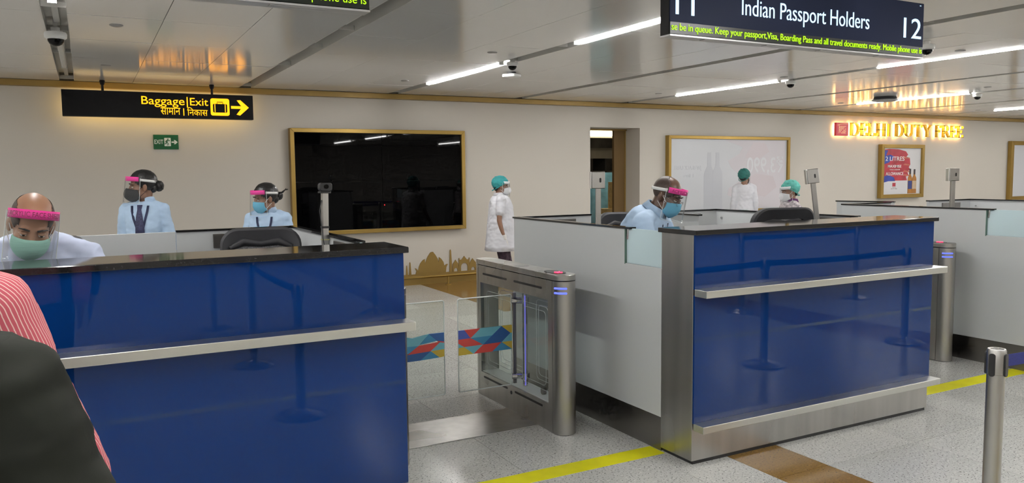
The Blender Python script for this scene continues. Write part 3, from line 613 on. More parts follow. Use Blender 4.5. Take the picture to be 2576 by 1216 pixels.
# ------------------------------------------------------------------ turnstiles (origin: front end, centre line)
VENT = BLACK
LEDBL = mat('blue_led', (.10, .14, 1.0), .4, emit=1.3, ecol=(.07, .10, 1.0), var=(4, .02)); LEDR = mat('red_led_cross', (1, .05, .1), .4, emit=2.2, ecol=(1, .04, .10), var=(4, .02))
PURP = mat('violet_led_strip', (.2, .2, 1.0), .4, emit=.35, ecol=(.25, .22, 1.0), var=(4, .02))
def stadium(hw, y0, y1, ra, rb, n=8):
    p = []
    p += [(hw * math.cos(math.radians(a)), y0 + ra + ra * math.sin(math.radians(a))) for a in [180 + 180 * k / (2 * n) for k in range(2 * n + 1)]]
    p += [(hw * math.cos(math.radians(a)), y1 - rb + rb * math.sin(math.radians(a))) for a in [180 * k / (2 * n) for k in range(2 * n + 1)]]
    return p
def turnstile(x, label, flip):
    t = thing('turnstile', label, 'turnstile', (x, 4.0, 0), group='turnstiles'); h = .072; L = 1.20
    MB().prism(stadium(h + .001, 0, L, .07, .07), .952, .988, 'xy').build('top_cap', STEEL, t, smooth=True, bevel=.004)
    def col(a, b, ra, rb, nm, z1=.948):
        p = [(-h, b)] + [(h * math.cos(math.radians(q)), a + ra + ra * math.sin(math.radians(q))) for q in range(180, 361, 12)] + [(h, b)] if ra else [(h, a)] + [(h * math.cos(math.radians(q)), b - rb + rb * math.sin(math.radians(q))) for q in range(0, 181, 12)] + [(-h, a)]
        return MB().prism(p, 0.004, z1, 'xy').build(nm, STEEL, t, smooth=True)
    fc = col(0, .085, .07, 0, 'front_column'); col(L - .085, L, 0, .07, 'rear_column')
    MB().box(-h, h, .088, L - .088, .004, .176).build('base_box', STEEL, t); MB().box(-h, h, .088, L - .088, .826, .948).build('upper_beam', STEEL, t)
    for y0, y1 in ((.088, .138), (L - .118, L - .088)): box('window_stile', STEEL, t, -h, h, y0, y1, .176, .826)
    for s in (-1, 1):
        xs = s * (h + .0005)
        for y0, y1 in ((.21, .575), (.68, 1.04)):
            for z0, z1 in ((.884, .898), (.138, .152)): MB().prism(rrect(y0, y1, z0, z1, .006), xs - .001, xs + .001, 'yz').build('vent_slot', VENT, t)
        p = box('window_pane', GLASS, t, s * (h - .012) - .002, s * (h - .012) + .002, .139, L - .119, .177, .825)
        for y0, y1 in ((.165, .50), (.62, 1.02)):
            for d in (0, .03):
                q = [(s * (h - .018), a, b) for a, b in rrect(y0 + d, y1 - d, .24 + d, .77 - d, .03, 3)]
                MB().tube(q + [q[0]], .0014, 5).build('etched_line', EDGE, p)
        MB().cyl((xs, .625, .128), (xs + s * .002, .625, .128), .012, n=12).build('key_lock', BLACK, t)
    for z in (.907, .878):
        pts = [((h + .001) * math.cos(math.radians(q)), .07 + .071 * math.sin(math.radians(q)), z) for q in range(190, 262, 8)]
        MB().tube(pts, .006, 6).build('blue_light_bar', LEDBL, fc)
    ov = MB().lathe([(.001, .989), (.05, .989), (.05, .991), (.001, .991)], 24); ov.v = [V((p.x, p.y * 2.0 + .17, p.z)) for p in ov.v]
    ind = ov.build('indicator_window', BLACKS, t)
    for a in (-1, 1): MB().tube([(-.018, .13 - a * .018, .9915), (.018, .13 + a * .018, .9915)], .0045, 6).build('red_cross_bar', LEDR, ind)
    # pivot, clamps, inner light
    MB().cyl((0, .56, .178), (0, .56, .824), .017, n=16).build('pivot_post', CHROME, t, smooth=True)
    s = 1 if flip else -1
    box('flap_carrier', STEELD, t, s * .052, s * .072, .585, .60, .20, .81) if s > 0 else box('flap_carrier', STEELD, t, -.072, -.052, .585, .60, .20, .81)
    for z in (.25, .76):
        MB().cyl((0, .56, z), (s * .085, .588, z), .020, n=14).build('clamp', CHROME, t, smooth=True)
        MB().lathe([(.03, z - .02), (.03, z + .02)], 14, (0, .56, 0)).build('clamp_collar', CHROME, t, smooth=True)
    box('violet_light_strip', PURP, t, -.03, .03, .16, .52, .818, .825); box('violet_light_strip', PURP, t, -.03, .03, .64, 1.05, .818, .825)
    box('violet_light_strip', PURP, t, s * .03 - .003, s * .03 + .003, .50, .506, .2, .8)
    box('inner_floor', WHITEP, t, -.06, .06, .14, L - .12, .176, .180)
    MB().prism(rrect(.30, .34, .18, .24, .015), -.01, .01, 'yz').build('pane_clip', STEELD, t)
    return t
turnstile(2.532, 'steel turnstile with red cross light beside the middle desk', False)
turnstile(1.440, 'steel turnstile mostly hidden behind the left desk', True)
turnstile(6.265, 'steel turnstile with blue lights right of the middle desk', False)
turnstile(5.04, 'steel turnstile hidden behind the middle desk', True)
# glass flaps with coloured film
def flap(x0, x1, y, label, pieces, off):
    t = thing('glass_flap', label, 'gate flap', (0, y, 0), group='glass flaps')
    z0, z1 = .192, .80
    MB().prism(rrect(x0, x1, z0, z1, .012), -.005, .005).build('glass_pane', GLASS, t)
    q = [(a, 0, b) for a, b in rrect(x0, x1, z0, z1, .012)]
    MB().tube(q + [q[0]], .0042, 5).build('polished_edge', EDGE, t)
    Wf = .39
    for poly, c in pieces:
        pts = []
        cl = [(max(off, min(off + (x1 - x0) / Wf, u)), v) for u, v in poly]
        xs_ = [u for u, v in cl]
        if max(xs_) - min(xs_) < .01: continue
        MB().prism([(x0 + (u - off) * Wf, .596 - v * .162) for u, v in cl], -.0068, .0068).build('coloured_film', FILM[c], t)
    return t
PR = [([(0, 0), (.11, 0), (.22, .35), (0, .36)], 'violet'), ([(.11, 0), (.40, 0), (.22, .35)], 'red'), ([(.40, 0), (.80, 0), (.62, .34), (.22, .35)], 'sky'), ([(.22, .35), (.62, .34), (.45, .67)], 'blue'),
      ([(.80, 0), (.97, .32), (.80, .66), (.45, .67), (.62, .34)], 'navy'), ([(.80, 0), (1, 0), (1, .32), (.97, .32)], 'yellow'), ([(0, .36), (.22, .35), (.45, .67), (.10, .68), (0, .52)], 'red'),
      ([(0, .52), (.10, .68), (0, .70)], 'sky'), ([(.10, .68), (.45, .67), (.27, 1)], 'sky'), ([(0, .70), (.10, .68), (.27, 1), (0, 1)], 'yellow'), ([(.45, .67), (.80, .66), (.62, 1), (.27, 1)], 'red'),
      ([(.80, .66), (1, 1), (.62, 1)], 'blue'), ([(.97, .32), (1, .32), (1, .66), (.80, .66)], 'sky'), ([(.80, .66), (1, .66), (1, 1)], 'yellow')]
PL = [([(0, 0), (.22, .1), (.62, 0), (.36, .42), (0, .40)], 'sky'), ([(.62, 0), (.82, .30), (.40, .38)], 'blue'), ([(.62, 0), (1, 0), (1, .36), (.82, .30)], 'navy'), ([(.82, .30), (1, .36), (1, .40), (.88, .38)], 'red'),
      ([(0, .40), (.36, .42), (.10, .70), (0, .62)], 'blue'), ([(.36, .42), (.90, .36), (.66, .68), (.10, .72)], 'red'), ([(.90, .36), (1, .42), (1, .66), (.66, .68)], 'sky'), ([(0, .62), (.10, .72), (0, .76)], 'red'),
      ([(.10, .72), (.66, .68), (.40, 1), (0, 1), (0, .76)], 'navy'), ([(.66, .68), (.88, .97), (.40, 1)], 'blue'), ([(.66, .68), (1, .66), (1, .95), (.88, .97)], 'yellow')]
flap(2.062, 2.452, 4.60, 'clear glass flap with coloured triangles on the right of the lane', PR, 0)
flap(1.525, 1.966, 4.60, 'clear glass flap with coloured triangles half hidden by the left desk', [([(u * .7 + .42, v) for u, v in p], c) for p, c in PL] + [([(0, 0), (.42, 0), (.42, 1), (0, 1)], 'blue')], 0)
for xa, xb, pc, lb in ((5.72, 6.185, PR, 'clear glass flap in the lane right of the middle desk, right one'), (5.12, 5.60, PR, 'clear glass flap in the lane right of the middle desk, left one')):
    flap(xa, xb, 4.60, lb, pc, 0)

# ------------------------------------------------------------------ camera poles on the partitions
def camera_pole(x, y, label, tilt=0, rz=0, webcam=False, hz=1.50):
    t = thing('camera_pole', label, 'camera', (x, y, 1.0), rz, group='camera poles'); t.rotation_euler = (0, tilt, rz)
    top = hz - 1.0
    box('pole', STEEL, t, -.017, .017, -.014, .014, 0, top, bevel=.003)
    box('mounting_plate', STEELD, t, -.03, .03, .014, .018, 0, .16)
    if webcam:
        b = MB().prism(rrect(-.037, .037, top + .008, top + .056, .016), -.022, .010).build('camera_body', BLACK, t, smooth=True, bevel=.004)
        MB().cyl((0, -.028, top + .034), (0, -.02, top + .034), .012).build('lens', BLACKS, b); box('camera_foot', BLACK, t, -.032, .030, -.02, .02, top - .003, top + .008, bevel=.003)
        MB().tube([(-.018, .0, top - .04), (-.03, .0, top - .10), (-.022, .0, top - .16), (-.019, -.015, top - .25), (.0, -.017, top - .36)], .003, 6).build('cable', DARK, t)
        box('tape_band', BLACK, t, -.019, .019, -.016, .016, .31, .322); box('tie_band', mat('yellow_tie', (.5, .48, .2), .5, var=(9, .1)), t, -.019, .019, -.016, .016, .245, .25)
    else:
        b = MB().prism(rrect(-.042, .042, top - .002, top + .104, .004), -.026, .020).build('housing', STEEL, t, smooth=True, bevel=.004)
        box('housing_side', STEELH, b, -.052, -.044, -.028, .022, top - .003, top + .105, bevel=.003)
        MB().prism(rrect(.006, .018, top + .036, top + .066, .006), -.0275, -.0255).build('lens_opening', BLACK, b)
    return t
camera_pole(1.145, 4.33, 'black webcam taped to a pole in front of the black screen', 0.02, math.radians(10), True, 1.505)
camera_pole(2.896, 4.23, 'steel camera housing on a pole at the left side of the middle desk', 0, math.radians(-30))
camera_pole(4.800, 4.10, 'tilted steel camera housing on a pole behind the empty chair', math.radians(-7), math.radians(-35), hz=1.51)
camera_pole(6.52, 4.20, 'steel camera housing on a pole at the right desk', 0, math.radians(-30), hz=1.50)
camera_pole(8.42, 4.25, 'steel camera housing on a pole beyond the right edge', 0, math.radians(-30))

# ------------------------------------------------------------------ chairs
MESHF = mat('chair_mesh', (.16, .16, .17), .8, var=(140, .5)); VINYL = mat('black_vinyl', (.020, .020, .024), .55, var=(30, .1))
def chair(x, y, z, rz, label, sc=1.0):
    t = thing('office_chair', label, 'chair', (x, y, z), rz, group='office chairs'); t.scale = (sc, sc, sc)
    MB().prism(rrect(-.24, .24, -.23, .24, .08), .54, .62, 'xy').build('seat', VINYL, t, smooth=True, bevel=.03, seg=3)
    # backrest: padded arch frame around a mesh panel, local -Y is the back
    def bent(x, z, d): return (x, -.225 - .10 * (z - .7) / .45 + .55 * x * x + d, z)
    out = rrect(-.235, .235, .70, 1.155, .10, 6); inn = rrect(-.185, .185, .76, 1.075, .07, 6)
    rows_ = [[bent(x, z, d) for x, z in q] for q, d in ((inn, -.012), (inn, .012), (out, .022), (out, -.022), (inn, -.012))]
    rows_ = [rows_[0], rows_[1], [bent(x * .95, .93 + (z - .93) * .95, .030) for x, z in out], rows_[2], rows_[3], [bent(x * .95, .93 + (z - .93) * .95, -.030) for x, z in out], rows_[4]]
    MB().loft(rows_, cap=False).build('backrest_frame', VINYL, t, smooth=True)
    r = []
    for k in range(9):
        z = .75 + .335 * k / 8
        r.append([bent(-.195 + .39 * j / 8, z, 0) for j in range(9)])
    MB().loft(r, closed=False).build('backrest_mesh', MESHF, t, smooth=True, solid=.006)
    MB().tube([bent(x, z, .012) for x, z in ((-.18, 1.04), (-.10, 1.075), (0, 1.06), (.10, 1.075), (.18, 1.04))], [.014, .026, .018, .026, .014], 10).build('head_pad', VINYL, t, smooth=True)
    for s in (-1, 1):
        MB().tube([(s * .2, -.08, .58), (s * .29, -.06, .60), (s * .30, -.05, .80), (s * .30, .02, .82), (s * .30, .16, .82)], [.018, .018, .018, .025, .022], 8).build('armrest', BLACK, t, smooth=True)
    MB().tube([(0, -.05, .55), (0, -.22, .56), (0, -.27, .72)], .022, 8).build('back_spine', BLACK, t, smooth=True)
    MB().lathe([(.03, .09), (.03, .3), (.02, .3), (.02, .54)], 14).build('gas_column', CHROME, t, smooth=True)
    for k in range(5):
        a = 2 * PI * k / 5 + .3
        lg = MB().tube([(0, 0, .11), (.15 * math.cos(a), .15 * math.sin(a), .10), (.28 * math.cos(a), .28 * math.sin(a), .075)], [.03, .024, .018], 8).build('base_leg', BLACK, t, smooth=True)
        c = V((.28 * math.cos(a), .28 * math.sin(a), .03)); d = V((-math.sin(a), math.cos(a), 0)) * .022
        MB().cyl(c - d, c + d, .03, n=14).build('caster', BLACK, lg, smooth=True)
    return t
chair(.87, 4.60, .152, math.radians(172), 'empty black office chair behind the left desk', .985)
chair(-.22, 4.36, .15, PI, 'black office chair under the balding officer')
chair(3.44, 4.50, .15, math.radians(163), 'black office chair of the officer at the middle desk', 1.0)
chair(4.36, 4.27, .165, math.radians(-14), 'empty black office chair at the right end of the middle desk', 1.02)
chair(7.55, 4.13, .16, math.radians(-10), 'empty black office chair at the right desk')

# ------------------------------------------------------------------ queue stanchions
BELT = mat('blue_belt_webbing', (.010, .018, .17), .65, var=((60, 60, 300), .15))
def stanchion(x, y, label, group=None):
    t = thing('stanchion', label, 'stanchion', (x, y, 0), group=group)
    MB().lathe([(.17, 0), (.17, .012), (.12, .03), (.05, .045), (.034, .06)], 32).build('base', STEEL, t, smooth=True)
    MB().lathe([(.032, .04), (.032, .80), (.034, .802), (.034, .893), (.031, .90), (.026, .90), (.024, .896)], 28).build('post', STEEL, t, smooth=True)
    for a in (0, 1, 2, 3):
        q = a * PI / 2 + .12; M_ = Matrix.Rotation(q, 4, 'Z')
        MB(M_).prism(rrect(-.011, .011, .795, .885, .010), -.039, -.033).build('belt_slot', BLACK, t)
    MB().lathe([(.024, .893), (.024, .897), (.003, .897)], 20).build('top_cap', CHROME, t, smooth=True)
    return t
def belt(a, b, label):
    a = V(a); b = V(b); d = (b - a).normalized(); n = V((-d.y, d.x, 0))
    m = MB(); r = []
    for k in range(13):
        p = a + (b - a) * (k / 12); z = .845 - .012 * math.sin(PI * k / 12)
        r.append([V((p.x, p.y, z + s * .024)) + n * o for s, o in ((-1, -.001), (1, -.001), (1, .001), (-1, .001))])
    m.loft(r); tag(m.build('queue_belt', BELT, None), label, 'belt', 'queue belts')
st = [(3.095, 1.79), (4.86, 1.79), (6.62, 1.81), (1.198, 1.245), (1.186, -.364), (1.124, -2.25), (2.92, -2.36), (6.5, -.15), (8.42, -.15)]
for i, (x, y) in enumerate(st):
    stanchion(x, y, 'steel stanchion with blue belt at the lower right' if i == 0 else 'steel queue stanchion in the queue area outside the photo', 'queue stanchions')
for i, j in ((0, 1), (1, 2), (3, 4), (4, 5), (5, 6), (7, 8)):
    a, b = V(st[i] + (0,)), V(st[j] + (0,)); d = (b - a).normalized() * .036
    belt(a + d, b - d, 'blue belt running right from the lower right stanchion' if i == 0 else 'blue queue belt outside the photo')
# ------------------------------------------------------------------ people
def remesh(mb, name, m, parent, voxel, smooth, wrinkle=0.0, seed=0):
    me = mb.mesh('r'); o = bpy.data.objects.new('r', me)
    d = o.modifiers.new('r', 'REMESH'); d.mode = 'VOXEL'; d.voxel_size = voxel
    if smooth: d = o.modifiers.new('s', 'SMOOTH'); d.factor = .5; d.iterations = smooth
    out = evaluated(o)
    bpy.data.objects.remove(o); bpy.data.meshes.remove(me)
    if wrinkle:
        cn = [(v.co.copy(), v.normal.copy()) for v in out.vertices]; fl = []
        for p, n in cn:
            k = .8 * noise.noise(V((p.x * 6 + seed, p.y * 6, p.z * 8 + abs(p.x) * 12)))
            k += .9 * (.45 - abs(noise.noise(V((p.x * 9 + seed, p.y * 9, p.z * 11 - abs(p.x) * 13))))) + .35 * noise.noise(V((p.x * 24, p.y * 24 + seed, p.z * 30)))
            fl += (p + n * (k * wrinkle))[:]
        out.vertices.foreach_set('co', fl); out.update()
    out.name = name; out.materials.clear(); out.materials.append(m)
    out.polygons.foreach_set('use_smooth', [True] * len(out.polygons))
    b = bpy.data.objects.new(name, out); COL.objects.link(b); b.parent = parent
    return b
def cat_rom(pts, t):
    n = len(pts) - 1; x = t * n; i = max(0, min(n - 1, int(math.floor(x)))); f = x - i
    p = [pts[max(0, min(n, i + k))] for k in (-1, 0, 1, 2)]
    return .5 * ((2 * p[1]) + (p[2] - p[0]) * f + (2 * p[0] - 5 * p[1] + 4 * p[2] - p[3]) * f * f + (-p[0] + 3 * p[1] - 3 * p[2] + p[3]) * f ** 3)
TORSO = [(-.20, .135, .10), (-.06, .165, .118), (.15, .160, .112), (.38, .143, .102), (.60, .158, .115), (.76, .172, .118), (.88, .165, .105), (.96, .115, .082), (1.02, .066, .062)]
def torso(mb, P, Cc, N, rt, g, gw=0.0, bottom=None, bx=1.0):
    rings = []
    for t, a, b in TORSO:
        if bottom is not None and t < bottom: continue
        c = cat_rom([P, Cc, N], max(0, min(1, t))); e = .02
        tan = (cat_rom([P, Cc, N], min(1, max(0, t) + e)) - cat_rom([P, Cc, N], max(0, min(1, t) - e))).normalized()
        c = c + tan * (min(0, t) * (N - P).length)
        fw = tan.cross(rt).normalized()
        lo = gw * max(0, 1 - abs(t - .25) / .6)
        rings.append([c + rt * (a * bx + g + lo) * math.copysign(abs(math.cos(q)) ** .85, math.cos(q)) + fw * (b + g + lo) * math.copysign(abs(math.sin(q)) ** .85, math.sin(q)) for q in [2 * PI * k / 24 for k in range(24)]])
    mb.loft(rings)
def limb(mb, pts, rad, n=14):
    """tapered limb through the joints, rounded ends"""
    P_ = [V(p) for p in pts]; q = []; r = []; N_ = (len(P_) - 1) * 5
    for k in range(N_ + 1):
        t = k / N_; x = t * (len(P_) - 1); i = min(len(P_) - 2, int(x)); f = x - i
        a = P_[i].lerp(P_[i + 1], f); b = cat_rom(P_, t); q.append(a.lerp(b, .6)); r.append(rad[i] * (1 - f) + rad[i + 1] * f)
    mb.tube(q, r, n); mb.ell(q[0], (r[0],) * 3); mb.ell(q[-1], (r[-1],) * 3)
def hand(mb, Wp, d, pn, side, curl=.35, s=1.0):
    d = d.normalized(); lat = d.cross(pn).normalized(); pn = lat.cross(d).normalized()
    ring = lambda c, a, b: [c + lat * a * math.cos(q) + pn * b * math.sin(q) for q in [2 * PI * k / 14 for k in range(14)]]
    mb.loft([ring(Wp - d * .02, .024 * s, .02 * s), ring(Wp + d * .02 * s, .032 * s, .018 * s), ring(Wp + d * .06 * s, .040 * s, .016 * s), ring(Wp + d * .092 * s, .038 * s, .012 * s)])
    for k, (o, L) in enumerate(((-.031, .066), (-.0105, .078), (.0105, .074), (.031, .058))):
        p = Wp + d * .085 * s + lat * o * s * side; dd = (d + lat * o * 2.2 * side).normalized(); pts = [p - dd * .01]
        for j in range(3):
            pts.append(pts[-1] + dd * L * s * (.45, .32, .26)[j]); ca = curl * (.7, 1.0, 1.0)[j]
            dd = (dd * math.cos(ca) + pn * math.sin(ca)).normalized()
        limb(mb, pts, [.0092 * s, .0088 * s, .0082 * s, .007 * s], 10)
    p = Wp + d * .025 * s - lat * .030 * s * side; dd = (d * .75 - lat * .62 * side + pn * .25).normalized()
    limb(mb, [p, p + dd * .035 * s, p + dd * .04 * s + (dd + d * .5).normalized() * .028 * s], [.0125 * s, .010 * s, .008 * s], 10)
CR = (V((0, -.012, .035)), (.0745, .096, .088))
def head(mb):
    mb.ell(CR[0], CR[1], n=28, m=18)
    mb.ell((0, .026, -.030), (.062, .064, .086), n=24, m=14); mb.ell((0, .058, -.088), (.034, .032, .028))
    for s in (-1, 1):
        mb.ell((s * .040, .058, -.036), (.024, .026, .028)); mb.ell((s * .046, .022, -.075), (.020, .040, .028))
        mb.ell((s * .0775, -.010, -.012), (.009, .019, .031), Matrix.Rotation(s * .25, 3, 'Z')); mb.ell((s * .074, -.006, -.036), (.008, .011, .012))
        mb.ell((s * .0115, .100, -.046), (.0085, .011, .009)); mb.ell((s * .030, .083, .022), (.024, .012, .0075))
    mb.tube([(0, .083, .016), (0, .094, -.006), (0, .106, -.030), (0, .108, -.042), (0, .092, -.052)], [.009, .0095, .011, .0125, .009], 10)
    mb.ell((0, .091, -.068), (.021, .010, .007)); mb.ell((0, .089, -.079), (.019, .010, .0075))
EYEW = mat('eye_white', (.62, .58, .54), .2, var=(40, .03)); EYED = mat('eye_dark', (.015, .010, .008), .1, var=(40, .05))
def eyes(Hm, parent, lid):
    for s in (-1, 1):
        e = MB(Hm).ell((s * .031, .0785, -.002), (.0125, .0115, .0095)).build('eye', EYEW, parent, smooth=True)
        MB(Hm).ell((s * .031, .0872, -.003), (.0055, .0035, .0055)).build('iris', EYED, e, smooth=True)
        MB(Hm).ell((s * .031, .0790, .0035), (.0145, .0128, .0070)).build('eyelid', lid, parent, smooth=True)
def brows(Hm, parent, m):
    for s in (-1, 1): MB(Hm).tube([(s * .013, .094, .022), (s * .030, .0945, .0285), (s * .050, .082, .024)], [.0035, .004, .002], 6).build('eyebrow', m, parent, smooth=True)
def shell(Hm, keep, grow, n=44, m=30, lump=0, c=None, r=None):
    c = c or CR[0]; r = r or CR[1]; mb = MB(Hm); idx = {}; vs = []; fs = []
    def P(i, j):
        th = PI * i / m; ph = 2 * PI * (j % n) / n
        d = V((math.sin(th) * math.cos(ph), math.sin(th) * math.sin(ph), math.cos(th)))
        g = grow + (lump * noise.noise(d * 5) + .5 * lump * noise.noise(d * 13) if lump else 0)
        return c + V((d.x * (r[0] + g), d.y * (r[1] + g), d.z * (r[2] + g)))
    for i in range(m):
        for j in range(n):
            q = [P(i, j), P(i + 1, j), P(i + 1, j + 1), P(i, j + 1)]
            ctr = (q[0] + q[1] + q[2] + q[3]) / 4
            if keep(ctr):
                f = []
                for (a, b) in ((i, j), (i + 1, j), (i + 1, (j + 1) % n), (i, (j + 1) % n)):
                    if (a, b) not in idx: idx[(a, b)] = len(vs); vs.append(P(a, b))
                    f.append(idx[(a, b)])
                fs.append(tuple(f))
    mb.add(vs, fs); return mb
def strip(Hm, rows, name, m, parent, solid=0.002, smooth=True, sub=0):
    return MB(Hm).loft(rows, closed=False).build(name, m, parent, smooth=smooth, solid=solid, sub=sub)
def face_mask(Hm, parent, m, kind='flat', loops=None):
    rows = []
    NR, NC = 10, 21
    for i in range(NR):
        t = i / (NR - 1); row = []
        for j in range(NC):
            u = 2 * j / (NC - 1) - 1; a = u * 1.28
            zc = (-.010 - .118 * t) if kind != 'cup' else (-.006 - .124 * t)
            ze = -.030 - .062 * t
            z = zc * (1 - abs(u) ** 1.6) + ze * abs(u) ** 1.6
            bul = math.sin(PI * min(1, max(0, (t * .9 + .08)))) ** .7
            ry = .098 + .022 * bul - .030 * t ** 3; rx = .0655 + .006 * bul
            if kind == 'cup': ry = .094 + .044 * bul * (1 - abs(u)) ** .6 + .008 - .035 * t ** 4
            pl = .0016 * math.sin(t * PI * 7) * (1 - abs(u)) if kind == 'flat' else 0
            row.append((rx * math.sin(a), .004 + ry * math.cos(a) ** .82 + pl if math.cos(a) > 0 else .004, z))
        rows.append(row)
    o = strip(Hm, rows, 'face_mask', m, parent, .0025)
    lm = loops or WHITEP
    for s in (-1, 1):
        for z0, z1 in ((-.032, .014), (-.086, -.045)):
            MB(Hm).tube([(s * .0640, .036, z0), (s * .0745, .012, (z0 + z1) / 2), (s * .082, -.014, z1)], .0018, 5).build('ear_loop', lm, o)
    return o
def face_shield(Hm, parent, band, text=None, zc=.052, tilt=0.0, strapm=None, h=.036):
    Hs = Hm @ Matrix.Translation((0, 0, zc)) @ Matrix.Rotation(tilt, 4, 'X')
    def at(a, z, d=0, k=0): return ((.090 + d) * math.sin(a), -.006 + (.124 + d + k) * math.cos(a), z)
    A = [math.radians(-74 + 148 * k / 28) for k in range(29)]
    b = strip(Hs, [[at(a, -h / 2) for a in A], [at(a, h / 2) for a in A]], 'shield_band', band, parent, .006)
    v = strip(Hs, [[at(a, .010 - .205 * i / 8, .004, .012 * (i / 8)) for a in [math.radians(-80 + 160 * k / 28) for k in range(29)]] for i in range(9)], 'visor', VISOR, parent, .0012)
    for s in (0, 28):
        MB(Hs).tube([at(math.radians((-80, 0, 80)[s // 14]), .010 - .205 * i / 8, .004, .012 * (i / 8)) for i in range(9)], .0016, 5).build('visor_edge', EDGE, v)
    MB(Hs).tube([at(math.radians(-80 + 160 * k / 20), -.195, .004, .012) for k in range(21)], .0012, 5).build('visor_edge', EDGE, v)
    fm = strip(Hs, [[at(a * .8, z, -.014) for a in A] for z in (-.012, .012)], 'forehead_foam', mat('foam_cream', (.75, .66, .35), .8, var=(30, .08)), parent, .014)
    sm = strapm or WHITEP
    B = [math.radians(74 + 212 * k / 24) for k in range(25)]
    strip(Hs, [[((.0795 + .011 * abs(math.sin(a))) * math.sin(a), -.014 + (.105 if math.cos(a) < 0 else .124) * math.cos(a), z - .012 * (1 - math.cos(a)) * .5 - (zc - .052) * 0) for a in B] for z in (-.010, .010)], 'elastic_strap', sm, parent, .002)
    if text:
        tm = text_mb(text, -.132, .132, -.010, .010, 0, .001, .004)
        q = MB(Hs); q.add([at(-p.x / .118, p.z, .0035 - p.y * .6) for p in tm.v], tm.f); q.build('band_lettering', mat('band_print', (.34, .01, .10), .5, var=(9, .05)), b)
    return b
def person(label, loc, rz, sc, pose, skin, shirt, trousers, shoe, hat=None, hair=None, maskm=None, mkind='flat', band=None, btext=None, hyaw=0, hpitch=0, hroll=0,
           sleeve='long', collar=True, glove=None, loops=None, wr=.010, extra=None, brow=None, tunic=None, btilt=0, ztilt=.052, lid=None, voxel=.0065, collarm=None, bx=.95, girth=0.0):
    t = thing('person', label, 'person', loc, rz); t.scale = (sc, sc, sc)
    J = pose; rt = V((1, 0, 0))
    P, Cc, N = V(J['P']), V(J['C']), V(J['N']); Hd = V(J['H'])
    up = (N - Cc).normalized()
    Hm = Matrix.Translation(Hd) @ Euler((hpitch, hroll, hyaw), 'ZXY').to_matrix().to_4x4() if False else Matrix.Translation(Hd) @ (Matrix.Rotation(hyaw, 4, 'Z') @ Matrix.Rotation(hpitch, 4, 'X') @ Matrix.Rotation(hroll, 4, 'Y'))
    b = MB(); torso(b, P, Cc, N, rt, -.012, bx=bx)
    hb = MB(Hm); head(hb); b.v_off = len(b.v); n0 = len(b.v); b.v += hb.v; b.f += [tuple(i + n0 for i in f) for f in hb.f]
    limb(b, [N - up * .04, N.lerp(Hm @ V((0, -.020, -.045)), .55), Hm @ V((0, -.018, -.04))], [.060, .054, .056])
    sh = MB(); torso(sh, P, Cc, N, rt, .012 + girth * .25, .012 + girth * .75, tunic if tunic is not None else -.15, bx)
    hands = []
    for s, key in ((-1, 'L'), (1, 'R')):
        S_, E_, W_, D_, PN_ = [V(q) for q in J[key]]; dx = V(((bx - 1) * S_.x + s * girth * .35, 0, 0)); S_ = S_ + dx; E_ = E_ + dx; W_ = W_ + dx; ar = .25 + .75 * bx
        limb(b, [S_, E_, W_], [.046 * ar, .038 * ar, .024 * ar]); hand(b, W_, D_, PN_, s, J.get('curl', .35))
        limb(sh, [N - up * .045 + rt * s * .05, N.lerp(S_, .62) + up * .005, S_], [.058, .060 * ar, .062 * ar])
        if sleeve == 'long': limb(sh, [S_, S_.lerp(E_, .5), E_, W_.lerp(E_, .12)], [.068 * ar, .060 * ar, .053 * ar, .044 * ar])
        else: limb(sh, [S_, S_.lerp(E_, .6)], [.070 * ar, .068 * ar])
        if glove:
            gm = MB(); hand(gm, W_, D_, PN_, s, J.get('curl', .35), 1.08); gm.cyl(W_ - D_.normalized() * .05, W_ + D_.normalized() * .02, .031, .031); hands.append(gm)
    tr = MB()
    for s, key in ((-1, 'l'), (1, 'r')):
        h_, k_, a_ = [V(q) for q in J[key]]
        limb(b, [h_, k_, a_], [.075, .050, .034]); b.ell(a_ + V((0, .05, -.04)), (.035, .09, .03))
        limb(tr, [h_, h_.lerp(k_, .5), k_, k_.lerp(a_, .92)], [.098, .088, .068, .062])
    torso_p = MB(); tr.ell(P + V((0, 0, -.03)), (.165, .125, .12))
    body = remesh(b, 'body', skin, t, voxel, 3)
    so = remesh(sh, 'shirt', shirt, t, .011, 4, wr, sc * 10 + rz)
    if tunic is not None:
        rings = []
        for k in range(7):
            q = k / 6; z0 = P.z + .10 - (.10 + J['skirt']) * q; a = .172 * bx + girth * .9 + .035 * q; bb = .128 + girth * .9 + .035 * q
            rings.append([(P.x + a * math.cos(w_) * (1 + .035 * math.sin(w_ * 7 + k * .4) * q + .05 * noise.noise(V((w_ * 1.3, k * .5, 2)))), P.y + bb * math.sin(w_) * (1 + .05 * math.sin(w_ * 9) * q), z0) for w_ in [2 * PI * m_ / 40 for m_ in range(40)]])
        MB().loft(rings, cap=False).build('tunic_skirt', shirt, t, smooth=True, solid=.004)
    remesh(tr, 'trousers', trousers, t, .014, 4, .004, 3)
    for gm in hands: remesh(gm, 'glove', glove, t, .005, 2)
    for key in ('l', 'r'):
        a_ = V(J[key][2]); m_ = MB(); m_.ell(a_ + V((0, .055, -.045)), (.045, .125, .04)); m_.ell(a_ + V((0, 0, -.02)), (.042, .055, .055))
        so_ = remesh(m_, 'shoe', shoe, t, .01, 3)
        for v in so_.data.vertices: v.co.z = max(v.co.z, a_.z - .075)
